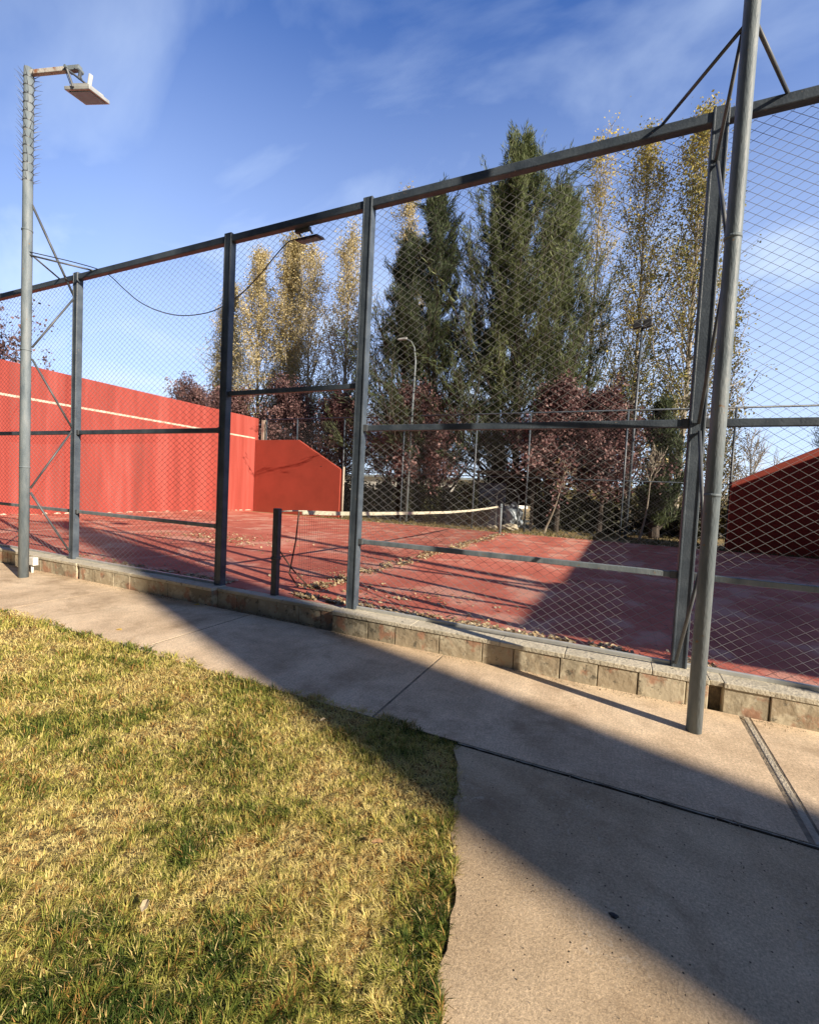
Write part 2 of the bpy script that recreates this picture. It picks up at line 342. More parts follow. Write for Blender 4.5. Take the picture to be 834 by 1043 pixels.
# ---------------------------------------------------------------- grass (stuff)
def make_grass():
    n = 1150000
    # area sampled in polar form about the viewer so that density falls with distance
    r = np.exp(rng.uniform(math.log(0.85), math.log(24), n)); th = rng.uniform(R(88), R(186), n)
    x = r*np.cos(th); y = -4.2 + r*np.sin(th)
    edge_y = -1.545 + 0.025*np.sin(x*3.1) + 0.02*np.sin(x*9.7+1)+0.05*(vnoise(x*4,x*0+3,5)-0.5)
    ok = (y < edge_y) & (x < edge_x(y)-0.0+0.05*(vnoise(y*7,y*0+1,9)-0.35)) & (y > -6.5)
    x, y, r, edge_y = x[ok], y[ok], r[ok], edge_y[ok]; n = len(x)
    # patches
    pt = fbm(x*2.6, y*2.6, 3); p2 = fbm(x*6, y*6, 11); p3 = vnoise(x*25, y*25, 21)
    green = np.clip((0.50*pt + 0.35*p2 + 0.15*p3 - 0.50)*3.6 + 0.33, 0, 1)
    green = np.clip(green + 0.35*np.clip(1-(edge_x(y)-x)/0.18, 0, 1) + 0.35*np.clip(1-(edge_y-y)/0.12,0,1) - 0.22*np.clip((r-3.0)/6,0,0.8), 0, 1)
    for gx, gy, gr, ga in ((-1.05,-3.12,0.15,0.85),(-1.50,-2.98,0.12,0.6),(-1.32,-3.45,0.2,0.5),(-0.75,-3.3,0.18,0.5),(-0.52,-2.75,0.12,0.4),(-1.1,-3.5,0.2,0.5)):  # green added at lower left stands in for a soft shadow patch
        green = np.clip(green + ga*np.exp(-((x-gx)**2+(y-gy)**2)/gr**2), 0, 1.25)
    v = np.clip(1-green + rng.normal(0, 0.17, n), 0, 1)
    brown = (rng.random(n) < 0.12+0.22*(p2 > 0.6)); v = np.where(brown, 0.93+0.07*rng.random(n), v*0.86)
    cs = 0.036
    wx = x*0.83+y*0.55 + 0.05*(vnoise(x*11,y*11,51)-0.5) + 0.025*(vnoise(x*31,y*31,52)-0.5); wy = -x*0.55+y*0.83 + 0.05*(vnoise(x*11,y*11,53)-0.5) + 0.025*(vnoise(x*31,y*31,54)-0.5)
    ci = np.floor(wx/cs); cj = np.floor(wy/cs)
    def hh(a, b, k): q = np.sin(a*12.9898+b*78.233+k*37.7)*43758.5453; return q-np.floor(q)
    du = (ci+0.1+0.8*hh(ci,cj,1))*cs-wx; dv_ = (cj+0.1+0.8*hh(ci,cj,2))*cs-wy; ch = np.where(r > 6, 0.5, hh(ci,cj,3))
    ccx = x+du*0.83-dv_*0.55; ccy = y+du*0.55+dv_*0.83
    x = x+(ccx-x)*0.25; y = y+(ccy-y)*0.25
    v = np.clip(v + (hh(ci,cj,4)-0.5)*0.34*np.clip(4/r,0,1), 0, 1)
    sc_ = np.clip(r/2.6, 0.8, 6)
    h = (0.018 + 0.034*rng.random(n))*(0.72+0.9*green*0.6)*np.clip(sc_,1,1.6)*(0.65+0.7*p2)
    wd = (0.0011 + 0.0012*rng.random(n))*sc_
    h = h*(0.36+0.48*ch); az = np.arctan2(y-ccy, x-ccx) + rng.normal(0, 1.1, n); lean = rng.uniform(0.3, 1.7, n)*(1.25-0.5*green); flat = rng.random(n) < 0.5*(1-0.6*green); lean = np.where(flat, lean*1.6+0.6, lean); h = np.where(flat, h*0.62, h)
    dx, dy = np.cos(az), np.sin(az); px, py = -dy*wd, dx*wd
    z0 = G-0.014 + 0*x
    # blade: base pair, mid pair, tip
    def P(t, hz_): return np.stack([x+dx*lean*h*t, y+dy*lean*h*t, z0+h*hz_], 1)
    off = np.stack([px, py, 0*px], 1)
    b0 = P(0,0); b1 = P(0.35,0.7); b2 = P(1.0,0.95)
    V = np.stack([b0-off, b0+off, b1+off*0.85, b1-off*0.85, b2], 1).reshape(-1,3)
    k = np.arange(n)*5
    F = np.stack([k,k+1,k+2, k,k+2,k+3, k+3,k+2,k+4], 1).reshape(-1,3)
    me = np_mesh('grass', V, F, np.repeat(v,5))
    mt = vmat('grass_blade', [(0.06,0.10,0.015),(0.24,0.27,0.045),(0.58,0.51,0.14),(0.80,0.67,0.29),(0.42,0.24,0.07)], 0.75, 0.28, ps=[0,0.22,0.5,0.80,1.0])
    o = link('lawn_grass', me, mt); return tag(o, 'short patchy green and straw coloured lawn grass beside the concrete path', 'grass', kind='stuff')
make_grass()

# ---------------------------------------------------------------- kerb
def kerb():
    k = thing('stone_kerb', 'low stone faced kerb with concrete capping along the foot of the near fence', 'kerb', (-3,-0.1,G))
    f = MB(); c = MB(); holes = [(-7.15,-7.08),(0.70,0.79)]
    def sect(x0, x1, yf, zt, lo=0.28, hi=0.5):
        x = x0
        while x < x1-0.02:
            wv = min(random.uniform(lo, hi), x1-x)
            if x1-(x+wv) < 0.12: wv = x1-x
            rr = random.uniform(0,0.010); cc = random.random()
            f.box(x+0.003, x+wv-0.003, yf+0.006-rr, yf+0.1, G-0.06, zt-0.042, cc); x += wv
        x = x0
        while x < x1-0.02:
            wv = min(random.uniform(0.5, 1.1), x1-x)
            if x1-(x+wv) < 0.2: wv = x1-x
            c.box(x+0.0015, x+wv-0.0015, yf-0.008+random.uniform(-0.002,0.002), 0.02, zt-0.040, zt); x += wv
    sect(-20, -8.45, -0.17, KZ); sect(-8.45, -7.15, -0.2, KZ); sect(-7.08, -4.42, -0.205, KZ); sect(-4.42, -2.66, -0.115, KZ-0.012, 0.2, 0.33)
    sect(-2.66, 0.70, -0.215, KZ); sect(0.79, 8.6, -0.205, KZ)
    for a, b in holes: c.box(a, b, -0.2, 0.02, KZ-0.040, KZ)
    m_ = vmat('kerb_stone', [(0.24,0.21,0.15),(0.42,0.37,0.27),(0.36,0.30,0.21),(0.50,0.45,0.34)], 0.9, 0)
    t = m_.node_tree; b = t.nodes['Principled BSDF']
    src = b.inputs['Base Color'].links[0].from_socket
    tc = t.nodes.new('ShaderNodeTexCoord')
    def mixin(scale, th, col, width=0.08, strength=1.0):
        global _
        n = t.nodes.new('ShaderNodeTexNoise'); n.inputs['Scale'].default_value = scale; n.inputs['Detail'].default_value = 7; n.inputs['Roughness'].default_value = 0.65
        t.links.new(tc.outputs['Object'], n.inputs['Vector'])
        mr = t.nodes.new('ShaderNodeMapRange'); mr.inputs[1].default_value = th; mr.inputs[2].default_value = th+width; mr.inputs[4].default_value = strength
        t.links.new(n.outputs[0], mr.inputs[0]); x = t.nodes.new('ShaderNodeMix'); x.data_type = 'RGBA'
        t.links.new(mr.outputs[0], x.inputs[0]); return x, n
    for sc2, th, col, st in ((7, 0.5, (0.52,0.47,0.35), 0.85), (4.2, 0.54, (0.38,0.20,0.13), 0.8), (15, 0.58, (0.10,0.095,0.075), 0.8), (22, 0.62, (0.5,0.47,0.39), 0.8)):
        x, n = mixin(sc2, th, col, 0.07, st); t.links.new(src, x.inputs[6]); x.inputs[7].default_value = (*col,1); src = x.outputs[2]
    t.links.new(src, b.inputs['Base Color'])
    n = t.nodes.new('ShaderNodeTexNoise'); n.inputs['Scale'].default_value = 12; n.inputs['Detail'].default_value = 10; t.links.new(tc.outputs['Object'], n.inputs['Vector'])
    bp = t.nodes.new('ShaderNodeBump'); bp.inputs['Strength'].default_value = 0.7; bp.inputs['Distance'].default_value = 0.02; t.links.new(n.outputs[0], bp.inputs['Height']); t.links.new(bp.outputs[0], b.inputs['Normal'])
    f.build('stone_facing', m_, k, bevel=0.006, attr=True); c.build('capping', 'cap', k, bevel=0.006)
    core = MB(); core.box(-20, 8.6, -0.10, 0.018, G-0.06, KZ-0.055); core.build('kerb_core', 'joint', k)
kerb()

# ---------------------------------------------------------------- near fence
PX = [-16.6,-13.6,-10.6,-7.57,-4.50,-2.55,0.515,3.57,6.62,8.52]
H, Mz, Lz, Uz = 4.34, 2.03, 0.826, 2.476
def wire_panel(x0, x1, z0, z1, y, a, b, r, seed=0):
    """chain link: zigzag wires modelled as two layers of crossing wires, diamond a wide by b high"""
    m = MB(); W = x1-x0; Hh = z1-z0; s = b/a
    segs = []
    for sg, yo in ((1, 0.0), (-1, 0.004)):
        k = -int(Hh/b)-2
        while k*a < W + Hh/s + a:
            # line z = z0 + sg*s*(x - xk)
            xk = x0 + k*a if sg > 0 else x0 + k*a
            if sg > 0: pts = [(xk, z0), (xk+Hh/s, z1)]
            else: pts = [(xk, z0), (xk-Hh/s, z1)]
            (xa, za), (xb, zb) = pts
            # clip in x
            t0, t1 = 0.0, 1.0
            dx = xb-xa
            for lim, side in ((x0, 1), (x1, -1)):
                fa = (xa-lim)*side; fb = (xb-lim)*side
                if fa < 0 and fb < 0: t0, t1 = 1, 0; break
                if fa < 0: t0 = max(t0, fa/(fa-fb))
                elif fb < 0: t1 = min(t1, fa/(fa-fb))
            if t1 > t0+1e-4:
                p = Vector((xa+dx*t0, y+yo, za+(zb-za)*t0)); q = Vector((xa+dx*t1, y+yo, za+(zb-za)*t1))
                segs.append((p, q))
            k += 1
            if sg < 0 and k*a > W + Hh/s + a: break
    V = []; F = []
    for p, q in segs:
        # slight belly of the mesh
        nseg = max(2, int((q-p).length/0.6)); P = []
        for i in range(nseg+1):
            u = p.lerp(q, i/nseg); w_ = 0.012*math.sin(u.x*2.3+seed)*math.sin(u.z*1.9+seed*2)
            P.append(Vector((u.x + 0.004*math.sin(u.z*3+seed), u.y + w_, u.z)))
        m.tube(P, r, 4, False)
    return m
f1 = thing('sports_fence', 'tall grey steel chain link fence between the path and the red court', 'fence', (0,0,KZ))
for i, x in enumerate(PX):
    hw = 0.055; b_ = MB(); zt = 4.405
    b_.box(x-hw, x+hw, -0.049, 0.035, KZ-0.03, zt)
    # shallow channel lips on the front face
    b_.box(x-hw+0.003, x-hw+0.018, -0.055, -0.0485, KZ, zt-0.005); b_.box(x+hw-0.018, x+hw-0.003, -0.055, -0.0485, KZ, zt-0.005)
    b_.build('post', 'paint', f1, bevel=0.006)
MB().box(-16.6,8.52,-0.0425,0.0335,H-0.042,H+0.040).build('top_rail', 'paint', f1, bevel=0.008)
for i in range(len(PX)-1):
    a, b = PX[i]+0.056, PX[i+1]-0.056
    gate = abs(PX[i]+4.5) < 0.01
    if not gate:
        MB().box(a, b, -0.028, 0.025, Mz-0.03, Mz+0.03).build('middle_rail', 'paint', f1, bevel=0.005)
        MB().box(a, b, -0.022, 0.022, Lz-0.024, Lz+0.024).build('lower_rail', 'galv', f1, bevel=0.005)
        MB().box(a, b, -0.012, 0.024, KZ-0.002, KZ+0.03).build('bottom_rail', 'lampgrey', f1, bevel=0.004)
        m_ = wire_panel(PX[i]+0.01, PX[i+1]-0.01, KZ+0.02, H-0.02, 0.052, 0.112, 0.075, 0.00155, i)
    else:
        MB().box(a, b, -0.028, 0.025, Uz-0.028, Uz+0.028).build('gate_lintel_rail', 'paint', f1, bevel=0.005)
        m_ = wire_panel(PX[i]+0.01, PX[i+1]-0.01, Uz, H-0.02, 0.052, 0.112, 0.075, 0.00155, i)
    m_.build('mesh_panel', 'wire', f1)
for i in range(len(PX)-1):
    for zc, hh_ in ((Mz, 0.036), (Lz, 0.030)):
        for xx, sg in ((PX[i]+0.056, 1), (PX[i+1]-0.056, -1)):
            if (abs(PX[i]+4.5) < 0.01): continue
            a, b = sorted((xx, xx+sg*0.05)); MB().box(a, b, -0.033, 0.030, zc-hh_, zc+hh_).build('rail_bracket', 'rod', f1, bevel=0.003)

# ---------------------------------------------------------------- lamp posts beside the path
def lamp_post(x, y, rad, top, label, spikes, armdir, braces, group='galvanised floodlight poles beside the path'):
    t = thing('floodlight_pole', label, 'light pole', (x, y, G), group)
    MB().tube([(x,y,G-0.05),(x,y,2.2),(x+0.004,y,4.6),(x,y,top)], [rad,rad,rad*0.97,rad*0.93], 24).build('pole', 'galv', t, smooth=True)
    for zz in (1.45, 3.1, 4.75): MB().tube([(x,y,zz),(x,y,zz+0.02)], rad*1.07, 24).build('weld_collar', 'galv', t, smooth=True)
    ax, ay = armdir; dl = math.hypot(ax, ay); ux, uy = ax/dl, ay/dl; nx, ny = -uy, ux
    # square arm, end knuckle, bracket, floodlight
    def obox(m, c, l, wd, h, up=Vector((0,0,1)), d=Vector((ux,uy,0))):
        c = Vector(c); s = d.cross(up).normalized(); u2 = s.cross(d).normalized(); P = []
        for dz in (-1,1):
            for (a,b) in ((-1,-1),(1,-1),(1,1),(-1,1)): P.append(c + d*(a*l/2) + s*(b*wd/2) + u2*(dz*h/2))
        m.quadbox(P); return m
    zt = top-0.06
    obox(MB(), (x+ux*0.30*dl, y+uy*0.30*dl, zt), 0.66*dl, 0.055, 0.06).build('arm', 'rust', t, bevel=0.006)
    kn = obox(MB(), (x+ux*0.74*dl, y+uy*0.74*dl, zt+0.0), 0.24*dl, 0.06, 0.06)
    kn.tube([(x+ux*dl*0.66+nx*0.06, y+uy*dl*0.66+ny*0.06, zt),(x+ux*dl*0.66-nx*0.06, y+uy*dl*0.66-ny*0.06, zt)], 0.022, 8)
    kn.tube([(x+ux*dl*0.84+nx*0.05, y+uy*dl*0.84+ny*0.05, zt-0.02),(x+ux*dl*0.84-nx*0.05, y+uy*dl*0.84-ny*0.05, zt-0.02)], 0.03, 8)
    kn.tube([(x+ux*dl*0.78, y+uy*dl*0.78, zt+0.02),(x+ux*dl*0.84, y+uy*dl*0.84, zt-0.02),(x+ux*dl*0.87, y+uy*dl*0.87, zt-0.14)], 0.018, 6)
    kn.build('arm_knuckle', 'galv', t, bevel=0.003)
    # floodlight tilted down
    c = Vector((x+ux*dl*0.98, y+uy*dl*0.98, zt-0.36)); d2 = Vector((ux*math.cos(R(3)), uy*math.cos(R(3)), -math.sin(R(3)))); up2 = Vector((0.26,-0.15,1)).normalized()
    hd = obox(MB(), c, 0.38, 0.34, 0.045, up2, d2); s = d2.cross(up2).normalized(); u2 = s.cross(d2).normalized()
    obox(hd, c+u2*0.04, 0.30, 0.24, 0.045, up2, d2)
    head = hd.build('floodlight_head', 'lampgrey', t, bevel=0.008)
    obox(MB(), c-u2*0.0275, 0.31, 0.27, 0.006, up2, d2).build('lamp_glass', 'glass', head)
    fn = MB()
    for k in range(7): obox(fn, c+u2*0.067+s*(0.10-0.033*k), 0.22, 0.006, 0.03, up2, d2)
    fn.build('cooling_fins', 'lampgrey', head)
    br = MB(); 
    for sg in (-1,1): br.tube([c+s*0.18*sg+u2*0.0+d2*-0.04, c+s*0.185*sg+u2*0.19+d2*-0.10], 0.014, 6)
    br.tube([c+s*0.19+u2*0.19+d2*-0.10, c-s*0.19+u2*0.19+d2*-0.10], 0.014, 6)
    br.tube([c+u2*0.19+d2*-0.10, Vector((x+ux*dl*0.86, y+uy*dl*0.86, zt-0.05))], 0.02, 6)
    br.build('bracket', 'rod', t)
    obox(MB(), c+u2*0.16+d2*0.06, 0.025, 0.05, 0.15, up2, (d2*0.35+u2).normalized().cross(s)*-1).build('driver_box', 'white', t, bevel=0.006)
    MB().tube([(x+ux*dl*0.62, y+uy*dl*0.62, zt-0.03),(x+ux*dl*0.70, y+uy*dl*0.70, zt-0.2), tuple(c-d2*0.16+u2*0.05)], 0.006, 5).build('lamp_cable', 'black', t)
    if spikes:
        z = 5.42; r0 = rad*0.95
        while z < top-0.1:
            m = MB(); m.tube([(x,y,z),(x,y,z+0.012)], r0+0.004, 16)
            for k in range(9):
                a = 2*math.pi*k/9 + 0.2*math.sin(z*7); l = random.uniform(0.075,0.105)
                m.tube([(x+math.cos(a)*r0, y+math.sin(a)*r0, z+0.006), (x+math.cos(a)*(r0+l), y+math.sin(a)*(r0+l), z+0.07+random.uniform(-.015,.015))], [0.005,0.001], 4)
            m.build('spike_ring', 'rod', t); z += 0.115
    for pts, r_ in braces: MB().tube(pts, r_, 8).build('brace_rod', 'rod', t, smooth=True)
    return t
xl, yl = -7.74, -0.58
tl = lamp_post(xl, yl, 0.062, 6.93, 'tall grey pole with rings of spikes and a rusty lamp arm, at the left', True, (0.90, 0.26),
  [([(xl+0.05,yl+0.03,5.12),(-7.62,-0.03,4.05)],0.016), ([(xl+0.05,yl,4.42),(-7.15,-0.02,4.37)],0.012), ([(xl+0.05,yl,4.45),(-8.0,-0.02,4.37)],0.012),
   ([(-7.60,-0.05,4.02),(xl+0.05,yl+0.05,3.16)],0.014), ([(xl+0.05,yl+0.05,3.0),(-7.60,-0.05,2.10)],0.014),
   ([(-7.60,-0.05,2.04),(xl+0.05,yl+0.05,1.16)],0.014), ([(xl+0.05,yl+0.05,1.10),(-7.60,-0.05,0.2)],0.014)])
xr, yr = 0.555, -0.65
tr = lamp_post(xr, yr, 0.047, 7.3, 'thick round grey pole right in front of the fence, its top cut off', False, (0.75, 0.35),
  [([(xr-0.03,yr,4.42),(0.11,-0.02,4.38)],0.013), ([(xr+0.03,yr,4.42),(0.92,-0.02,4.38)],0.013), ([(xr-0.03,yr+0.03,4.42),(0.50,-0.05,4.0)],0.013),
   ([(0.51,-0.06,3.98),(xr-0.01,yr+0.05,3.05)],0.013), ([(xr-0.01,yr+0.05,3.0),(0.52,-0.06,2.02)],0.013), ([(0.53,-0.06,1.96),(xr-0.01,yr+0.05,1.05)],0.013), ([(xr-0.02,yr+0.05,1.0),(0.49,-0.06,0.13)],0.013)])
lamp_post(8.84, -0.65, 0.055, 7.3, 'plain round grey floodlight pole by the fence, beyond the right edge of the frame', False, (0.75, 0.35), [])
# junction box at the left pole's foot
jb = thing('junction_box', 'small white electrical box with a conduit on the kerb beside the spiked pole', 'junction box', (-8.0,-0.36,G))
MB().box(-8.03,-7.91,-0.38,-0.31,-0.01,0.11).build('box', 'white', jb, bevel=0.008)
MB().tube([(-8.0,-0.345,G-0.02),(-8.0,-0.345,0.0)], 0.018, 10).build('conduit', 'white', jb, smooth=True)

# floodlight on the fence's top rail, and the slack cable to it
fl = thing('rail_floodlight', 'dark flat floodlight fixed on the top rail above the gate opening', 'floodlight', (-3.4,0.05,4.39))
MB().quadbox([(-3.58,-0.10,4.33),(-3.26,-0.12,4.36),(-3.14,0.30,4.29),(-3.50,0.32,4.27),(-3.56,-0.08,4.39),(-3.28,-0.10,4.42),(-3.18,0.28,4.35),(-3.48,0.30,4.33)]).translate if False else None
h_ = MB(); h_.quadbox([(-3.58,0.07,4.205),(-3.26,0.07,4.205),(-3.26,0.22,4.235),(-3.58,0.22,4.235),(-3.56,0.08,4.235),(-3.28,0.08,4.235),(-3.28,0.21,4.265),(-3.56,0.21,4.265)])
hh = h_.build('lamp_head', 'black', fl, bevel=0.006)
MB().quadbox([(-3.55,0.09,4.204),(-3.29,0.09,4.204),(-3.29,0.20,4.226),(-3.55,0.20,4.226),(-3.55,0.09,4.211),(-3.29,0.09,4.211),(-3.29,0.20,4.233),(-3.55,0.20,4.233)]).build('lamp_glass', 'glass', hh)
MB().tube([(-3.53,0.04,4.31),(-3.53,0.12,4.27)],0.012,6).tube([(-3.37,0.04,4.31),(-3.37,0.12,4.27)],0.012,6).box(-3.55,-3.35,0.03,0.07,4.27,4.31).build('mounting_bracket','rod',fl)
cp0 = [(xl+0.06,yl,4.46),(-7.3,-0.2,4.43),(-6.95,0.0,4.33),(-6.62,0.07,4.08),(-6.29,0.08,3.86),(-5.9,0.08,3.69),(-5.49,0.08,3.58),(-5.1,0.08,3.55),(-4.77,0.08,3.58),(-4.4,0.08,3.71),(-4.11,0.08,3.89),(-3.9,0.08,4.06),(-3.71,0.09,4.21),(-3.6,0.12,4.25)]
def smooth_path(P, n=6):
    P = [Vector(p) for p in P]; P = [P[0]]+P+[P[-1]]; o = []
    for i in range(1, len(P)-2):
        for k in range(n):
            t = k/n; a, b, c, d = P[i-1], P[i], P[i+1], P[i+2]
            o.append(0.5*((2*b)+(c-a)*t+(2*a-5*b+4*c-d)*t*t+(3*b-a-3*c+d)*t**3))
    return o+[P[-2]]
cp = smooth_path(cp0)
tag(MB().tube(cp, 0.0065, 8).build('electric_cable', 'black', smooth=True), 'thin dark cable sagging behind the mesh from the spiked pole to the rail floodlight', 'cable')

# ---------------------------------------------------------------- red walls
def wall(name, label, xin, side):
    """side -1: left wall (face at xin, body towards -x); +1 right wall"""
    t = thing(name, label, 'wall', (xin, 6, 0))
    x0, x1 = (xin-0.3, xin) if side < 0 else (xin, xin+0.3)
    ylo = 0.34 if side > 0 else 0.3
    MB().box(x0, x1, ylo, 13.43, -0.2, 4.65).build('panel', 'wallred', t, bevel=0.01)
    xf = xin
    a, b = (xf, xf+0.004) if side < 0 else (xf-0.004, xf)
    MB().box(a, b, ylo+0.05, 13.2, 3.61, 3.68).build('painted_line', mat('cream_line_paint', [(0.40,0.26,0.20),(0.56,0.47,0.38),(0.62,0.55,0.46)], 7, 0.8), t)
    # worn bare plaster along the foot
    m = MB(); y = 1.0
    while y < 13:
        l = random.uniform(0.1,0.5); hh = random.uniform(0.01,0.06)
        if random.random() < 0.75:
            P = [(y, CZ-0.02), (y+l, CZ-0.02), (y+l*0.8, CZ+hh*0.7), (y+l*0.5, CZ+hh), (y+l*0.15, CZ+hh*0.6)]
            k = len(m.v); m.v += [(xf-side*0.006, yy, zz) for yy, zz in P] + [(xf-side*0.001, yy, zz) for yy, zz in P]; m.c += [0.5]*10
            m.f.append((k,k+1,k+2,k+3,k+4)); 
            for i in range(5): j=(i+1)%5; m.f.append((k+i,k+j,k+5+j,k+5+i))
        y += l + random.uniform(0,0.15)
    m.build('bare_plaster', mat('bare_plaster_pale', [(0.5,0.36,0.28),(0.68,0.58,0.48)], 10, 0.95), t)
    return t
wl = wall('practice_wall', 'long tall salmon red practice wall with a cream line, closing the left end of the court', -16.615, -1)
wr = wall('practice_wall', 'tall red wall closing the right end of the court, beyond the right edge of the frame', 8.6, 1)
o = MB().prism([(-16.60,-0.2),(-11.52,-0.2),(-11.52,2.22),(-13.98,3.56),(-16.60,3.56)], 13.231, 13.42).build('wing_wall', 'wingred', bevel=0.01)
tag(o, 'low red side wall with a sloping top edge at the far corner of the salmon wall', 'wall', 'sloping red wing walls')
o = MB().prism([(3.22,-0.2),(8.595,-0.2),(8.595,3.75),(6.16,3.75),(3.22,2.17)], 13.231, 13.42).build('wing_wall', 'wingred', bevel=0.01)
tag(o, 'dark red side wall in deep shade with a sloping top edge, right of the round pole', 'wall', 'sloping red wing walls')
tag(MB().box(-16.52,-16.34,13.52,13.7,-0.1,4.58).build('concrete_pillar', 'concrete', bevel=0.01), 'pale concrete pillar top just behind the far corner of the salmon wall', 'pillar')

# ---------------------------------------------------------------- far fence
f2 = thing('far_fence', 'thin steel chain link fence along the far side of the court before the trees', 'fence', (-4,13.5,0))
FX = [-16.2,-14.29,-11.6,-8.57,-5.35,-3.25,0.1,3.24,6.2,8.7]
for x in FX: MB().tube([(x,13.55,-0.1),(x,13.55,4.62)], 0.035, 10).build('post', 'paint', f2, smooth=True)
MB().tube([(-16.2,13.55,4.60),(8.7,13.55,4.60)], 0.032, 8).build('top_rail', 'paint', f2, smooth=True)
MB().tube([(-11.6,13.55,2.13),(8.7,13.55,2.13)], 0.02, 8).build('middle_rail', 'paint', f2, smooth=True)
for a, b in zip(FX[:-1], FX[1:]):
    wire_panel(a, b, 0.05, 4.58, 13.6, 0.128, 0.128, 0.0013, a).build('mesh_panel', 'wire', f2)
tag(MB().tube([(-11.40,13.32,-0.1),(-11.40,13.32,2.35)], 0.045, 12).build('wall_end_post', 'concrete', smooth=True), 'pale greenish post standing at the low end of the red wing wall', 'post')

# ---------------------------------------------------------------- net
nt_ = thing('tennis_net', 'sagging dark tennis net with a cream top tape stretched across the red court', 'net', (-3.63,5.5,CZ))
XN = -3.63
tz = [(0.47,1.08),(1.17,1.05),(2.31,1.02),(4.35,0.985),(6.0,0.965),(7.76,0.975),(9.5,1.01),(11.1,1.06)]
def topz(y): return float(np.interp(y, [a for a,b in tz], [b for a,b in tz]))
m = MB(); y = 0.47; P = []
while y <= 11.11: P.append(y); y += 0.38
for a, b in zip(P[:-1], P[1:]):
    za, zb = topz(a), topz(b)
    m.quadbox([(XN-0.008,a,za-0.055),(XN+0.008,a,za-0.055),(XN+0.008,b,zb-0.055),(XN-0.008,b,zb-0.055),(XN-0.006,a,za),(XN+0.006,a,za),(XN+0.006,b,zb),(XN-0.006,b,zb)])
m.build('top_tape', 'tape', nt_)
m = MB()
y = 0.42
while y < 11.1:
    t_ = topz(max(y,0.47))-0.04; m.tube([(XN,y,t_),(XN+0.01*math.sin(y*3),y-0.0+0.02*math.sin(y*5),t_*0.5),(XN+0.02*math.sin(y*2),y+0.01,CZ+0.015)], 0.0016, 3, False); y += 0.05
k = 0
while k < 19:
    fr = k/19; pts = [(XN+0.012*math.sin(yy*3+fr), yy, (topz(yy)-0.045)*(1-fr)+(CZ+0.015)*fr) for yy in np.linspace(0.40, 11.1, 24)]
    m.tube(pts, 0.0016, 3, False); k += 1
m.build('net_mesh', 'net', nt_)
MB().tube([(XN,0.40,1.06),(XN,0.36,0.7),(XN,0.26,0.3),(XN,0.44,CZ+0.02)], 0.010, 6).build('side_cord', 'net', nt_)
MB().tube([(XN,0.02,1.07),(XN,0.15,1.075),(XN,0.33,1.075),(XN,0.47,1.07)], 0.008, 6).build('head_cord', 'tape', nt_)
MB().tube([(XN,0.05,0.62),(XN,0.30,0.36),(XN,0.62,CZ+0.02)], 0.010, 6).build('tie_cord', 'net', nt_)
tag(MB().box(-3.675,-3.595,-0.02,0.045,KZ-0.02,1.11).box(-3.682,-3.588,-0.027,0.052,0.5,0.54).build('net_post', mat('dark_post_paint',[(0.03,0.04,0.055),(0.06,0.075,0.09)],9,0.5), bevel=0.006), 'short dark square net post standing on the kerb in the gate opening', 'net post', 'tennis net posts')
tag(MB().tube([(XN,11.2,CZ-0.02),(XN,11.2,1.12)], 0.045, 14).tube([(XN,11.2,0.99),(XN,11.2,1.03)],0.055,14).build('net_post', 'galv', smooth=True), 'pale round net post at the far end of the sagging net', 'net post', 'tennis net posts')

# ---------------------------------------------------------------- poles beyond the court
t = thing('street_lamp', 'slender galvanised lamp post with a short curved arm before the dark conifer', 'street lamp', (-8.45,13.85,0))
MB().tube([(-8.45,13.9,0),(-8.40,13.9,5.0),(-8.36,13.9,7.0),(-8.45,13.9,7.6),(-8.62,13.88,7.88),(-8.85,13.85,8.0)], [0.06,0.05,0.042,0.038,0.035,0.03], 12).build('pole', 'galv', t, smooth=True)
MB().quadbox([(-9.25,13.78,7.98),(-8.8,13.78,7.96),(-8.8,13.92,7.96),(-9.25,13.92,7.98),(-9.2,13.81,8.05),(-8.8,13.80,8.06),(-8.8,13.9,8.06),(-9.2,13.89,8.05)]).build('lamp_head', 'lampgrey', t, bevel=0.01)
t = thing('floodlight_mast', 'thin dark mast carrying a wide twin floodlight before the yellow poplars', 'floodlight mast', (0.28,14.2,0))
MB().tube([(0.28,14.2,-0.05),(0.32,14.2,4),(0.36,14.2,7.7)], [0.06,0.05,0.04], 12).build('mast', 'paint', t, smooth=True)
hd = MB(); hd.box(0.08,0.64,14.12,14.16,7.72,7.76)
hd.build('crossbar', 'rod', t)
for a in (0.06, 0.38):
    h_ = MB().quadbox([(a,14.02,7.60),(a+0.27,14.02,7.66),(a+0.27,14.16,7.62),(a,14.16,7.56),(a,14.02,7.86),(a+0.27,14.02,7.92),(a+0.27,14.16,7.90),(a,14.16,7.84)]).build('floodlight', 'rod', t, bevel=0.008)
    MB().quadbox([(a+0.02,14.012,7.63),(a+0.25,14.012,7.685),(a+0.25,14.018,7.685),(a+0.02,14.018,7.63),(a+0.02,14.012,7.83),(a+0.25,14.012,7.885),(a+0.25,14.018,7.885),(a+0.02,14.018,7.83)]).build('lamp_glass', 'black', h_)

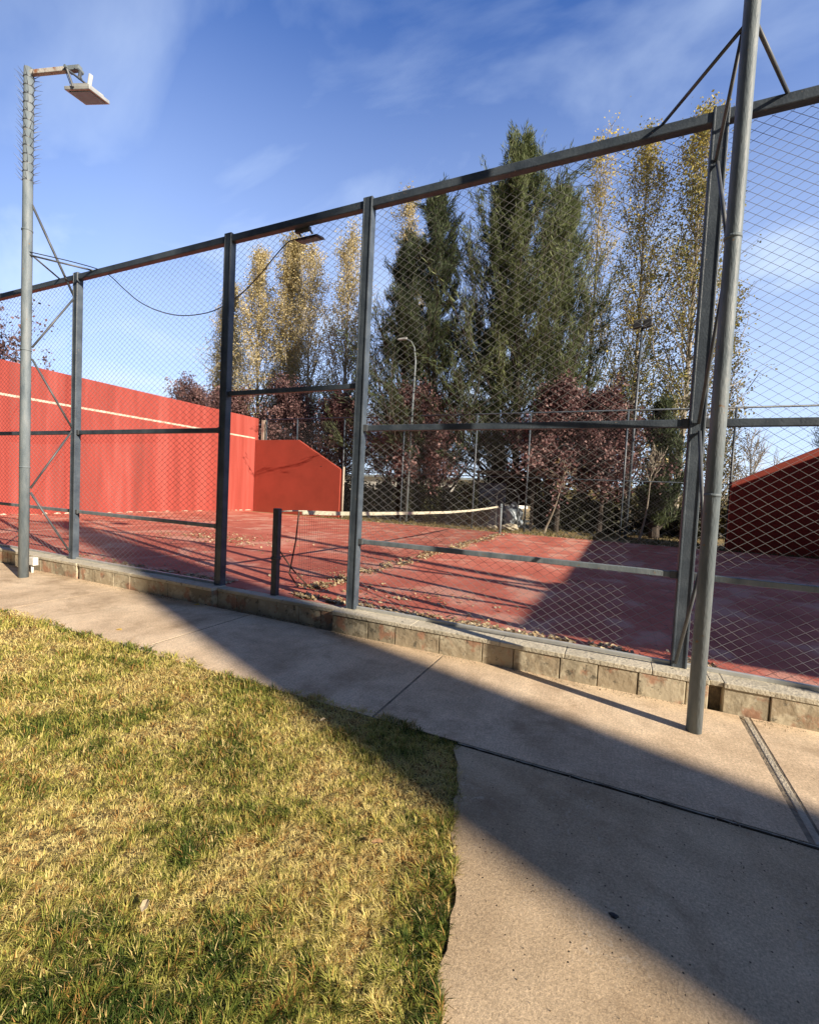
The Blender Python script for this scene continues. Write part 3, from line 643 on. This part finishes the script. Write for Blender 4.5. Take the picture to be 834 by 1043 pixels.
# ---------------------------------------------------------------- vegetation
LEAF = dict(
 gold=vmat('gold_poplar_leaf', [(0.18,0.16,0.07),(0.46,0.39,0.18),(0.68,0.57,0.30),(0.78,0.68,0.44)], 0.6, 0.35),
 yellow=vmat('yellow_poplar_leaf', [(0.10,0.12,0.045),(0.32,0.30,0.10),(0.58,0.48,0.14),(0.74,0.58,0.10)], 0.6, 0.35),
 olive=vmat('olive_leaf', [(0.05,0.06,0.022),(0.12,0.12,0.04),(0.28,0.22,0.06)], 0.6, 0.3),
 pine=vmat('pine_needle', [(0.024,0.038,0.020),(0.055,0.078,0.038),(0.125,0.155,0.07)], 0.6, 0.2),
 olivepine=vmat('olive_pine_needle', [(0.05,0.072,0.030),(0.115,0.148,0.062),(0.22,0.255,0.115)], 0.6, 0.25),
 plum=vmat('plum_leaf', [(0.05,0.028,0.030),(0.16,0.085,0.085),(0.36,0.23,0.22)], 0.55, 0.25),
 hedge=vmat('hedge_leaf', [(0.012,0.014,0.008),(0.03,0.035,0.016),(0.06,0.065,0.03)], 0.7, 0.1),
 scrub=vmat('scrub_leaf', [(0.05,0.05,0.02),(0.12,0.11,0.045),(0.24,0.19,0.09)], 0.8, 0.1),
)
def rv(n): 
    v = rng.normal(size=(n,3)); return v/np.linalg.norm(v,axis=1)[:,None]
def leafmesh(name, P, size, aspect=1.3, val=None, dirs=None, jit=0.6):
    """diamond leaves at P; dirs biases the long axis"""
    n = len(P); a = rv(n)
    if dirs is not None: a = dirs + jit*a; a /= np.linalg.norm(a,axis=1)[:,None]
    b = np.cross(a, rv(n)); b /= np.linalg.norm(b,axis=1)[:,None]
    s = (size*(0.6+0.8*rng.random(n)))[:,None]
    l = a*s*aspect; w_ = b*s
    V = np.stack([P-l*0.5, P+w_*0.5, P+l*0.5, P-w_*0.5],1).reshape(-1,3)
    F = (np.arange(n)*4)[:,None] + np.arange(4)[None,:]
    if val is None: val = rng.random(n)
    return np_mesh(name, V, F, np.repeat(np.clip(val,0,1),4))
def polyline(p, d, length, n, wander, up=0.0):
    p = np.array(p,float); d = np.array(d,float); d /= np.linalg.norm(d); out_ = [p.copy()]
    for i in range(n):
        d = d + rng.normal(0, wander, 3) + np.array([0,0,up]); d /= np.linalg.norm(d)
        p = p + d*length/n; out_.append(p.copy())
    return out_
def tree(name, label, base, height, spec, group=None, cat='tree', lean=(0,0), seed=None):
    """spec: r0 trunk radius, n limbs, start, angle (from vertical), len(frac fn), leaf, nl leaves, size, aspect ..."""
    global rng
    if seed is not None: rng = np.random.default_rng(seed)
    S = dict(r0=0.16, n=60, start=0.15, ang=20, ang1=12, lfun=lambda t: 0.2*(1-t)+0.05, up=0.05, wander=0.08, twigs=4, twl=0.35, leaf='gold', nl=6000, size=0.09, aspect=1.3, spread=0.12, bark='palebark', bare=0.0, vfun=None, jit=0.8, dirleaf=False, shell=0, tw_ang=0.6)
    S.update(spec); base = np.array(base,float)
    t = thing(name, label, cat, tuple(base), group)
    wood = MB()
    top = base + np.array([lean[0]*height, lean[1]*height, height])
    nseg = 10; TR = []
    wx, wy = rng.normal(0,0.02*height**0.5,2)
    for i in range(nseg+1):
        u = i/nseg; p = base + (top-base)*u + np.array([math.sin(u*5+wx*9)*0.06, math.cos(u*4+wy*9)*0.06, 0])*(u>0); TR.append(p)
    TR[0] = TR[0]-np.array([0,0,0.15])
    wood.tube(TR, [max(0.012, S['r0']*(1-0.93*(i/nseg)**0.8)) for i in range(nseg+1)], 8)
    def tp(u): 
        f = min(u*nseg, nseg-1e-6); i = int(f); return TR[i]+(TR[i+1]-TR[i])*(f-i)
    LP = []; LD = []; LV = []
    for k in range(S['n']):
        u = S['start'] + (1-S['start'])*((k+rng.random())/S['n'])*0.985
        az = k*2.399 + rng.normal(0,0.3); tt = (u-S['start'])/(1-S['start'])
        a = R(S['ang']*(1-tt)+S['ang1']*tt + rng.normal(0,4)); l = S['lfun'](tt)*height*rng.uniform(0.7-S.get('lvar',0.1),1.15+S.get('lvar',0.0)*0.6)
        d = (math.sin(a)*math.cos(az), math.sin(a)*math.sin(az), math.cos(a))
        pl = polyline(tp(u), d, l, 6, S['wander'], S['up'])
        r0 = max(0.008, S['r0']*0.32*(1-tt*0.8))
        wood.tube(pl, [r0*(1-0.85*i/6) for i in range(7)], 4, False)
        clump = rng.normal(0,0.13)
        for j in range(S['twigs']):
            f = rng.uniform(0.3,1.0)*6; i = min(int(f),5); p0 = pl[i]+(pl[i+1]-pl[i])*(f-i)
            dd = pl[i+1]-pl[i]; dd = dd/np.linalg.norm(dd) + rng.normal(0,S['tw_ang'],3)
            tw = polyline(p0, dd, S['twl']*l*rng.uniform(0.5,1.2)+0.1, 3, S['wander']*1.5, S['up'])
            wood.tube(tw, [r0*0.28+0.003+S.get('tk',0), r0*0.22+0.002+S.get('tk',0), r0*0.15+0.002+S.get('tk',0)*0.7, 0.003], 3, False)
            if rng.random() < S['bare']: continue
            nn = max(1, int(S['nl']/(S['n']*S['twigs'])*rng.uniform(0.4,1.6)))
            ff = rng.random(nn)*3; ii = np.minimum(ff.astype(int),2); TW = np.array(tw)
            P = TW[ii]+(TW[ii+1]-TW[ii])*(ff-ii)[:,None] + rng.normal(0,S['spread'],(nn,3))
            LP.append(P); e = TW[-1]-TW[0]; e = e/(np.linalg.norm(e)+1e-6); LD.append(np.tile(e,(nn,1)))
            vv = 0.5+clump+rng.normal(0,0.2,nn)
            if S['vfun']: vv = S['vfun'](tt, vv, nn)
            LV.append(vv)
    wood.build('trunk', S['bark'], t)
    if LP:
        P = np.concatenate(LP); me = leafmesh('crown', P, S['size'], S['aspect'], np.concatenate(LV), np.concatenate(LD) if S['dirleaf'] else None, S['jit'])
        link('crown', me, LEAF[S['leaf']], t)
    return t

POP = dict(n=80, start=0.08, ang=36, ang1=14, lfun=lambda t: 0.27*(1-t)**0.6+0.05, up=0.06, twigs=10, nl=16000, size=0.075, spread=0.19, tk=0.005, leaf='gold', bare=0.25)
PINE = dict(r0=0.22, n=95, start=0.05, ang=68, ang1=26, lfun=lambda t: 0.31*(1-t)**0.8+0.035, up=0.13, wander=0.10, twigs=11, twl=0.42, nl=60000, size=0.028, aspect=10, spread=0.085, lvar=0.45, leaf='pine', bark='darkbark', dirleaf=True, jit=0.55, tw_ang=0.5)
PLUM = dict(r0=0.13, n=42, start=0.28, ang=62, ang1=25, lfun=lambda t: 0.42*(1-t)**0.5+0.12, up=0.03, wander=0.13, twigs=8, twl=0.5, nl=19000, size=0.085, spread=0.16, leaf='plum', bark='darkbark', tw_ang=0.8, bare=0.1)
gp = 'autumn poplars beyond the far fence'; gn = 'feathery conifers beyond the far fence'; gpl = 'purple leaved plum trees'
tree('poplar_tree','leftmost and shortest golden poplar, rising behind the salmon wall', (-28.4,22.5,0), 15.8, dict(POP,nl=42000,n=90,bare=0.1,lfun=lambda t:0.24*(1-t)**0.6+0.04), gp, seed=1)
tree('poplar_tree','broad golden poplar with a pointed top seen just right of the second fence post', (-24.0,21,0), 17.0, dict(POP,nl=32000,lfun=lambda t:0.27*(1-t)**0.6+0.05), gp, seed=2)
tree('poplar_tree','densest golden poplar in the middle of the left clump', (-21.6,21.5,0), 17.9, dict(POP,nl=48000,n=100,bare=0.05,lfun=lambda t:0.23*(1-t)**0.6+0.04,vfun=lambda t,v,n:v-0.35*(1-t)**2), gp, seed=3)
tree('poplar_tree','golden poplar thinning to bare grey twigs on its right side', (-19.6,21,0), 16.6, dict(POP,nl=16000,bare=0.35), gp, seed=4)
tree('poplar_tree','almost bare thin poplar standing alone left of the dark conifers', (-17.3,22,0), 12.5, dict(POP,nl=700,bare=0.8,n=45,r0=0.1), gp, seed=5)
tree('poplar_tree','sparse pale poplar just left of the tall third fence post', (-16.2,20.5,0), 16.6, dict(POP,nl=20000,bare=0.35,leaf='gold'), gp, seed=6)
tree('poplar_tree','pale golden poplar peeping out behind the shorter dark conifer', (-13.4,23,0), 19.6, dict(POP,nl=22000,lfun=lambda t:0.2*(1-t)**0.5+0.04), gp, seed=7)
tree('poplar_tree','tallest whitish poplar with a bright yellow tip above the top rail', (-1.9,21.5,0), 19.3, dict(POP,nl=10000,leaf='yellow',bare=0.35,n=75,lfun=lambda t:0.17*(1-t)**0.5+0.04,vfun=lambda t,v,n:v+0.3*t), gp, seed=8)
tree('poplar_tree','slim yellow poplar between the conifers and the twin floodlight mast', (0.25,20,0), 17.8, dict(POP,nl=17000,leaf='yellow',bare=0.25,lfun=lambda t:0.21*(1-t)**0.6+0.04), gp, seed=9)
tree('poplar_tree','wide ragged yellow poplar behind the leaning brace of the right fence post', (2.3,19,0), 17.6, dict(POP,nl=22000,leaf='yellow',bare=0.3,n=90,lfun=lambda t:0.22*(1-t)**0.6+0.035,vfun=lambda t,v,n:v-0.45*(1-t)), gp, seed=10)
tree('poplar_tree','bushy olive poplar whose twigs show just right of the round pole', (4.0,20.5,0), 10.6, dict(POP,nl=7000,leaf='olive',bare=0.3,lfun=lambda t:0.13*(1-t)**0.6+0.04), gp, seed=11)
tree('conifer_tree','tallest feathery conifer, its double tip rising above the fence rail', (-4.6,18,0), 17.7, dict(PINE,leaf='olivepine',nl=90000,n=130), gn, seed=21, lean=(-0.035,0))
tree('conifer_tree','second pointed leader of the tall conifer clump, close on its left', (-5.8,18.6,0), 16.2, dict(PINE,leaf='pine',nl=50000,n=85), gn, seed=22, lean=(-0.02,0))
tree('conifer_tree','wispy conifer leaning right beside the tallest one', (-3.3,19.2,0), 15.6, dict(PINE,leaf='olivepine',nl=62000,n=95,ang=52,bare=0.1), gn, seed=23, lean=(0.01,0))
tree('conifer_tree','darkest dense conifer rising behind the slender street lamp', (-8.5,17,0), 15.8, dict(PINE,nl=80000,lfun=lambda t:0.30*(1-t)**0.85+0.03), gn, seed=24, lean=(-0.03,0))
tree('conifer_tree','shorter dark conifer just right of the third fence post', (-10.4,17,0), 13.4, dict(PINE,nl=55000,n=80,lfun=lambda t:0.30*(1-t)**0.85+0.03), gn, seed=25)
tree('conifer_tree','dark narrow evergreen behind the floodlight mast and the pole brace', (1.35,16.3,0), 5.2, dict(PINE,nl=22000,n=60,ang=50,lfun=lambda t:0.22*(1-t)**0.5+0.04), gn, seed=26)
tree('conifer_tree','dark conifer branch tips entering at the right edge of the frame', (9.2,22,0), 8.8, dict(PINE,nl=22000,n=80,lfun=lambda t:0.2*(1-t)**0.6+0.03), gn, seed=27)
tree('plum_tree','purple plum crown showing above the middle of the salmon wall', (-26.0,17.5,0), 6.5, dict(PLUM,nl=24000), gpl, seed=31)
tree('plum_tree','purple plum crown directly behind the second fence post', (-22.3,17,0), 6.1, dict(PLUM,nl=22000), gpl, seed=32)
tree('plum_tree','reddish plum tree behind the sloping left wing wall', (-18.0,17.5,0), 6.2, dict(PLUM,nl=22000), gpl, seed=33)
tree('plum_tree','reddish plum tree seen just left of the third fence post', (-14.0,17,0), 5.4, dict(PLUM,nl=20000), gpl, seed=34)
tree('plum_tree','reddish plum tree around the foot of the slender street lamp', (-8.7,15.3,0), 5.0, dict(PLUM,nl=22000), gpl, seed=35)
tree('plum_tree','largest purple plum tree, between the far fence and the twin floodlight mast', (-2.3,15.4,0), 5.0, dict(PLUM,nl=26000), gpl, seed=36)
tree('plum_tree','smaller purple plum tree close against the twin floodlight mast', (-0.7,16.0,0), 4.7, dict(PLUM,nl=20000), gpl, seed=37)
tree('plum_tree','sunlit plum crown at the far left, above the end of the salmon wall', (-22.5,4.0,0), 7.0, dict(PLUM,nl=20000,leaf='plum',bare=0.25), gpl, seed=38)
tree('sapling','thin pale leaning sapling trunk at the foot of the largest plum tree', (-2.6,14.1,0), 2.6, dict(POP,n=10,nl=60,bare=0.7,r0=0.05,start=0.6), 'pale saplings', seed=41, lean=(0.3,0))
tree('sapling','thin pale leaning sapling trunk near the foot of the mast', (0.75,14.6,0), 3.2, dict(POP,n=10,nl=60,bare=0.7,r0=0.05,start=0.6), 'pale saplings', seed=42, lean=(0.12,0))
tree('bare_tree','leafless twiggy small tree against the sky just right of the round pole', (4.9,19,0), 4.2, dict(POP,n=40,nl=0,bare=1.1,start=0.25,ang=50,ang1=25,r0=0.06,lfun=lambda t:0.4*(1-t)+0.12), seed=43)
rng = np.random.default_rng(99)

def bush(name, label, cat, cx, cy, lx, ly, h, leaf, n, size, group=None, kind=None, lumps=14):
    P = []; per = n//lumps
    for k in range(lumps):
        c = np.array([cx+rng.uniform(-0.5,0.5)*lx, cy+rng.uniform(-0.5,0.5)*ly, 0]); hh = h*rng.uniform(0.65,1.0); rr = max(0.25, min(lx,ly)*rng.uniform(0.35,0.6))
        p = rv(per)*(rng.random(per)**0.4)[:,None]*np.array([rr,rr,hh*0.5]) + c + np.array([0,0,hh*0.5]); P.append(p)
    me = leafmesh(name, np.concatenate(P), size, 1.4); return tag(link(name, me, LEAF[leaf]), label, cat, group, kind)
bush('hedge','dark clipped hedge behind the net, left of the small shelter','hedge',-7.2,14.75,4.4,0.7,2.05,'hedge',26000,0.09,lumps=26)
bush('bush','low dark bush seen between the round pole and the shaded wing wall','bush',3.6,19.5,3.0,2.0,1.9,'scrub',9000,0.10)
bush('bush','dark undergrowth between the shelter and the largest plum tree trunk','bush',-1.5,16.6,3.4,1.0,1.9,'hedge',12000,0.09)
bush('bush','dark scrubby bush at the foot of the yellow poplars','bush',2.2,17.6,2.4,1.2,1.7,'hedge',9000,0.09)
bush('bush','dark bush under the plum tree by the mast','bush',-1.2,17.8,3.2,1.4,1.5,'hedge',9000,0.09)
bush('bush','dark undergrowth behind the reddish plums and wing wall','bush',-13.5,16.5,5.5,1.6,2.2,'hedge',14000,0.10,lumps=20)
# dry tufts on the verge and the field
def tufts():
    n = 26000; x = rng.uniform(-12,9,n); y = 12.0+ (rng.random(n)**2.2)*26
    ok = (vnoise(x*1.3,y*1.3,4) > 0.35); x, y = x[ok], y[ok]; n = len(x); P = np.stack([x,y,0.02+0.06*rng.random(n)],1)
    up = np.tile(np.array([0,0,1.0]),(n,1)); me = leafmesh('tufts', P, 0.022, 6, None, up, 0.7)
    tag(link('dry_grass', me, LEAF['scrub']), 'dry straw tufts and weeds on the field under the trees', 'dry grass', kind='stuff')
tufts()
# distant tree belt
def belt():
    P = []; V = []
    for k in range(150):
        x = rng.uniform(-130, 130); y = rng.uniform(95,135); h = rng.uniform(2.5,6.5); r_ = rng.uniform(2.5,6)
        P.append(rv(260)*(rng.random(260)**0.4)[:,None]*np.array([r_,r_,h*0.55])+np.array([x,y,h*0.5])); V.append(np.full(260, rng.random())*0.6+rng.random(260)*0.4)
    me = leafmesh('belt', np.concatenate(P), 0.7, 1.2, np.concatenate(V)); tag(link('distant_trees', me, LEAF['scrub']), 'far belt of low scrubby trees at the edge of the dry field', 'distant trees', kind='stuff')
belt()

# low wire fence in the field
t = thing('field_fence', 'low wire stock fence with dark wooden posts in the dry field behind the trees', 'fence', (0,22,0))
for k in range(16): MB().tube([(-6+k*1.1,19.0+0.05*k,-0.1),(-6+k*1.1+0.02,19.0+0.05*k,0.95)], 0.035, 6).build('post', 'darkbark', t)
m = MB(); [m.tube([(-6,19.0,z),(10.5,19.75,z)], 0.006, 4) for z in (0.3,0.6,0.88)]; m.build('fence_wire', 'rod', t)

# small shelter with covered heap
t = thing('garden_shelter', 'small dark flat roofed shelter between the hedge and the largest plum tree', 'shelter', (-4.3,15.2,0))
MB().box(-5.6,-3.1,14.6,16.4,2.30,2.42).build('roof', 'darkwood', t, bevel=0.01)
for x, y in ((-5.5,14.7),(-3.2,14.7),(-5.5,16.3),(-3.2,16.3)): MB().box(x-0.05,x+0.05,y-0.05,y+0.05,-0.1,2.30).build('post', 'darkwood', t)
MB().box(-5.44,-4.30,14.68,14.73,0.0,1.9).build('front_panel', 'navy', t)
MB().box(-5.4,-3.3,16.28,16.33,1.0,2.3).build('back_board', 'darkwood', t)
def heap(cx, cy, sx, sy, h, m, name, label, cat, group=None, seed=0):
    bm = bmesh.new(); bmesh.ops.create_icosphere(bm, subdivisions=4, radius=1)
    rr = np.random.default_rng(seed); ph = rr.uniform(0,6,6)
    for v in bm.verts:
        c = v.co; f = 1+0.16*math.sin(c.x*5+ph[0])*math.sin(c.y*6+ph[1])+0.10*math.sin(c.z*9+ph[2]+c.x*7)+0.05*math.sin(c.x*17+c.z*13+ph[3])
        v.co = Vector((cx+c.x*f*sx, cy+c.y*f*sy, max(-0.02, (c.z*f*0.5+0.42)*h)))
    me = bpy.data.meshes.new(name); bm.to_mesh(me); bm.free(); o = link(name, me, m, smooth=True); return tag(o, label, cat, group)
heap(-4.05,15.0,0.42,0.4,1.15,'tarp','covered_heap','crumpled blue grey tarpaulin heap standing under the small shelter','tarpaulin',seed=3)
heap(-3.95,14.2,0.33,0.25,0.3,'stone','pale_rock','larger pale rock lying before the tarpaulin heap','rock','pale rocks',seed=5)
heap(-4.65,14.1,0.22,0.2,0.2,'stone','pale_rock','smaller pale rock left of the tarpaulin heap, by the far net post','rock','pale rocks',seed=6)
tag(MB().tube([(-4.6,14.45,0)]+[(-4.15-0.45*math.cos(a),14.45,1.35+0.35*math.sin(a)) for a in np.linspace(0,math.pi,11)]+[(-3.7,14.45,0)], 0.025, 8).build('metal_arch', 'galv', smooth=True), 'thin pale metal hoop arching over the tarpaulin heap', 'arch')
# far white building
t = thing('far_building', 'long low white building far behind the hedge, seen under the trees', 'building', (-22,48,0))
MB().box(-34,-10,46,52,0,3.0).build('wall', 'render', t); MB().box(-34.4,-9.6,45.6,52.4,3.0,3.25).build('roof', 'tarp', t)
for x in np.arange(-33,-11,2.8): MB().box(x,x+1.1,45.96,45.995,1.1,2.1).build('window', 'black', t)

# ---------------------------------------------------------------- fallen leaves (stuff)
def litter():
    X=[];Y=[];Z=[]
    def add(x,y,z): X.append(x);Y.append(y);Z.append(z)
    n=6500; y=0.15+11.2*rng.random(n)**1.15; add(XN+0.10+rng.normal(0,0.10,n)+0.05*np.sin(y*2.3), y, CZ+0.006+0.03*rng.random(n))
    n=3000; x=rng.uniform(-3.4,0.8,n); add(x, 0.06+np.abs(rng.normal(0,0.09,n)), CZ+0.006+0.02*rng.random(n))
    n=1800; x=rng.uniform(-8,-4.5,n); add(x, 0.06+np.abs(rng.normal(0,0.10,n)), CZ+0.006+0.02*rng.random(n))
    n=420; add(rng.normal(-2.3,0.8,n), rng.normal(0.85,0.3,n), CZ+0.005+0.01*rng.random(n))
    n=1600; add(rng.normal(-8.3,0.9,n), rng.normal(3.6,0.45,n), CZ+0.005+0.02*rng.random(n))
    n=700; add(rng.uniform(-16.3,-4,n), rng.uniform(0.3,9,n), CZ+0.004+0*rng.random(n))
    n=260; add(rng.uniform(-3,8,n), rng.uniform(0.3,11,n), CZ+0.004+0*rng.random(n))
    n=500; add(-16.55+np.abs(rng.normal(0,0.1,n)), rng.uniform(2,12,n), CZ+0.005+0.02*rng.random(n))
    n=1500; add(rng.uniform(-11,3,n), 11.85+rng.normal(0,0.15,n), CZ+0.004+0.02*rng.random(n))
    x=np.concatenate(X);y=np.concatenate(Y);z=np.concatenate(Z)
    ok=vnoise(x*5,y*5,17)*0.6+vnoise(x*13,y*13,19)*0.4>0.44; x,y,z=x[ok],y[ok],z[ok]; n=len(x)
    P=np.stack([x,y,z],1); a=rng.uniform(0,6.28,n); ti=rng.normal(0,0.35,(n,2))
    s=(0.012+0.022*rng.random(n)**1.5)[:,None]
    l=np.stack([np.cos(a),np.sin(a),ti[:,0]],1)*s; w_=np.stack([-np.sin(a),np.cos(a),ti[:,1]],1)*s*0.7
    V=np.stack([P-l,P+w_+np.array([0,0,.004]),P+l,P-w_],1).reshape(-1,3); V[:,2]=np.maximum(V[:,2],CZ+0.003)
    me=np_mesh('litter',V,(np.arange(n)*4)[:,None]+np.arange(4)[None,:],np.repeat(rng.random(n),4))
    m_=vmat('dead_leaf',[(0.16,0.10,0.06),(0.36,0.26,0.14),(0.52,0.42,0.24),(0.60,0.53,0.38)],0.8,0.1)
    tag(link('leaf_litter',me,m_),'dry yellow and brown leaves blown along the net line, kerb and walls','fallen leaves',kind='stuff')
litter()
def kerb_dirt():
    n=5200; x=rng.uniform(-9,6,n); y=-0.222-np.abs(rng.normal(0,0.035,n))*(0.4+1.6*vnoise(x*3,x*0,8)); rec=(x>-4.42)&(x<-2.66); y=np.where(rec,y+0.09,y)
    ok=vnoise(x*6,y*6,31)>0.38; x,y=x[ok],y[ok]; n=len(x); s=0.0025+0.006*rng.random(n)**2; a=rng.uniform(0,6.28,n)
    n2=260; x=np.concatenate([x,rng.uniform(-0.7,5,n2)]); y=np.concatenate([y,-1.594+rng.normal(0,0.012,n2)]); s=np.concatenate([s,0.002+0.004*rng.random(n2)]); a=np.concatenate([a,rng.uniform(0,6.28,n2)]); n=len(x)
    n3=900; xx=rng.uniform(-0.6,3,n3); yy=rng.uniform(-3.6,-0.3,n3); ok=(xx>edge_x(yy)+0.02)|(yy>-1.6); xx,yy=xx[ok],yy[ok]; x=np.concatenate([x,xx]); y=np.concatenate([y,yy]); s=np.concatenate([s,0.0012+0.0022*rng.random(len(xx))]); a=np.concatenate([a,rng.uniform(0,6.28,len(xx))]); n=len(x)
    z=G-0.003+0*x; V=[]
    for k in range(4): V.append(np.stack([x+s*np.cos(a+k*1.57),y+s*np.sin(a+k*1.57)*0.8,z],1))
    V.append(np.stack([x,y,z+0.003+s*0.9],1)); V=np.stack(V,1).reshape(-1,3); k=np.arange(n)*5
    F=np.stack([k,k+1,k+4,k+1,k+2,k+4,k+2,k+3,k+4,k+3,k,k+4],1).reshape(-1,3)
    me=np_mesh('grit',V,F,np.repeat(rng.random(n),5)); tag(link('path_grit',me,vmat('grit_colour',[(0.10,0.075,0.05),(0.28,0.21,0.13),(0.45,0.37,0.26)],0.95,0)),'loose earth crumbs and grit along the kerb foot and path joint','grit',kind='stuff')
kerb_dirt()
def leaf(x,y,z,s,ang,m,label,k):
    P=[(1,0),(0.5,0.45),(-0.3,0.5),(-0.9,0.1),(-0.5,-0.45),(0.4,-0.4)]; b=MB(); kk=len(b.v)
    b.v=[(x+s*(u*math.cos(ang)-v*math.sin(ang)), y+s*(u*math.sin(ang)+v*math.cos(ang)), z+0.006*abs(v)*2+0.003*math.sin(u*3)+0.002) for u,v in P]+[(x,y,z+0.001)]; b.c=[0.5]*7
    b.f=[(i,(i+1)%6,6) for i in range(6)]
    o=b.build('fallen_leaf',m); so=o.modifiers.new('thick','SOLIDIFY'); so.thickness=0.0008
    tag(o,label,'leaf','loose leaves lying in the foreground')
brl=mat('brown_leaf',[(0.30,0.17,0.07),(0.45,0.28,0.13)],30,0.8); yl_=mat('yellow_leaf',[(0.62,0.42,0.05),(0.7,0.5,0.1)],30,0.7); pal=mat('pale_leaf',[(0.42,0.34,0.2),(0.52,0.43,0.28)],30,0.8)
leaf(-0.83,-2.55,G+0.035,0.028,0.5,brl,'brown curled leaf lying in the grass near the right lawn edge',0)
leaf(-1.62,-1.83,G+0.035,0.022,1.2,pal,'pale leaf on the lawn just below the shaded grass edge',0)
leaf(-1.40,-3.18,G+0.035,0.026,2.2,pal,'pale leaf on the lawn at the bottom left',0)
leaf(-4.42,-1.33,G+0.002,0.035,0.2,yl_,'bright yellow leaf on the path beside the lawn edge',0)
leaf(-4.60,-0.26,G+0.002,0.035,0.9,yl_,'yellow leaf at the foot of the kerb near the second fence post',0)

t = thing('sky_blocker', 'long dark unseen block added behind the viewer to hold back sky light', 'building', (-12,-14,G))
MB().box(-34,7,-18,-10.5,G-0.2,7.6).build('wall', mat('blocker_dark',[(0.05,0.04,0.032),(0.09,0.072,0.058)],3,0.9), t)  # added unseen block, dark so that it cuts sky light on the ground
MB().prism([(-34.6,7.6),(7.6,7.6),(7.6,7.9),(-34.6,7.9)], -18.6, -9.9).build('roof', 'darkwood', t)
for x in np.arange(-32,5,4.0): 
    w_ = MB().box(x,x+1.6,-10.5,-10.46,1.0,2.4).build('window', 'black', t)
hs=MB(); bm=bmesh.new(); bmesh.ops.create_icosphere(bm,subdivisions=2,radius=1)
for v in bm.verts: v.co=Vector((0.08+v.co.x*0.016*(1+0.3*math.sin(v.co.y*4)), -2.40+v.co.y*0.012, G-0.004+max(-0.3,v.co.z)*0.009))  # low dark lump standing in for a small dark hole in the path
me=bpy.data.meshes.new('hole_lump'); bm.to_mesh(me); bm.free(); tag(link('hole_lump',me,'black'),'tiny dark pebble standing for a small hole in the sunlit worn path','hole_lump')
# ---------------------------------------------------------------- unseen bodies added right of the frame to throw the long shadows
t = thing('shadow_tower', 'tall narrow tapering unseen body added beyond the right edge of the frame to cast a shadow band', 'tower', (22,-9,G))
def ys(z): return -8.72-0.161*(13.36-z)
MB().quadbox([(21.6,ys(0),G-0.1),(22.4,ys(0)-0.2,G-0.1),(22.4,-7.86,G-0.1),(21.6,-7.70,G-0.1),(21.6,ys(17.3),17.3),(22.4,ys(17.3)-0.2,17.3),(22.4,-7.86,17.3),(21.6,-7.70,17.3)]).build('shaft', 'brick', t, bevel=0.03)  # added caster, its taper shaped to fit the shadow band on the path
MB().box(21.55,22.45,ys(17.3)-0.25,-7.66,17.3,17.5).build('cap', 'concrete', t, bevel=0.02)
t = thing('shadow_mast', 'thick round unseen mast added beyond the right edge of the frame to cast a shadow', 'mast', (14.4,-1.85,G))
MB().tube([(14.4,-1.85,G-0.1),(14.4,-1.85,11.0)], [0.17,0.13], 20).build('mast', 'concrete', t, smooth=True)  # added caster for the thick shadow across the court
MB().tube([(14.4,-1.85,0),(14.4,-1.85,0.3)], 0.26, 20).build('footing', 'concrete', t, smooth=True)
t = thing('shade_canopy', 'unseen flat slab on posts added beside the right wall to shade the court', 'canopy', (11,-1.3,G))
MB().box(8.45,12.2,-2.42,0.30,4.45,4.64).build('roof', 'concrete', t, bevel=0.01)  # added slab, placed so its near edge bounds the court shadow
for x in (8.7,12.05):
    for y in (-2.3,0.15): MB().tube([(x,y,G-0.1),(x,y,4.45)],0.04,10).build('post','galv',t,smooth=True)
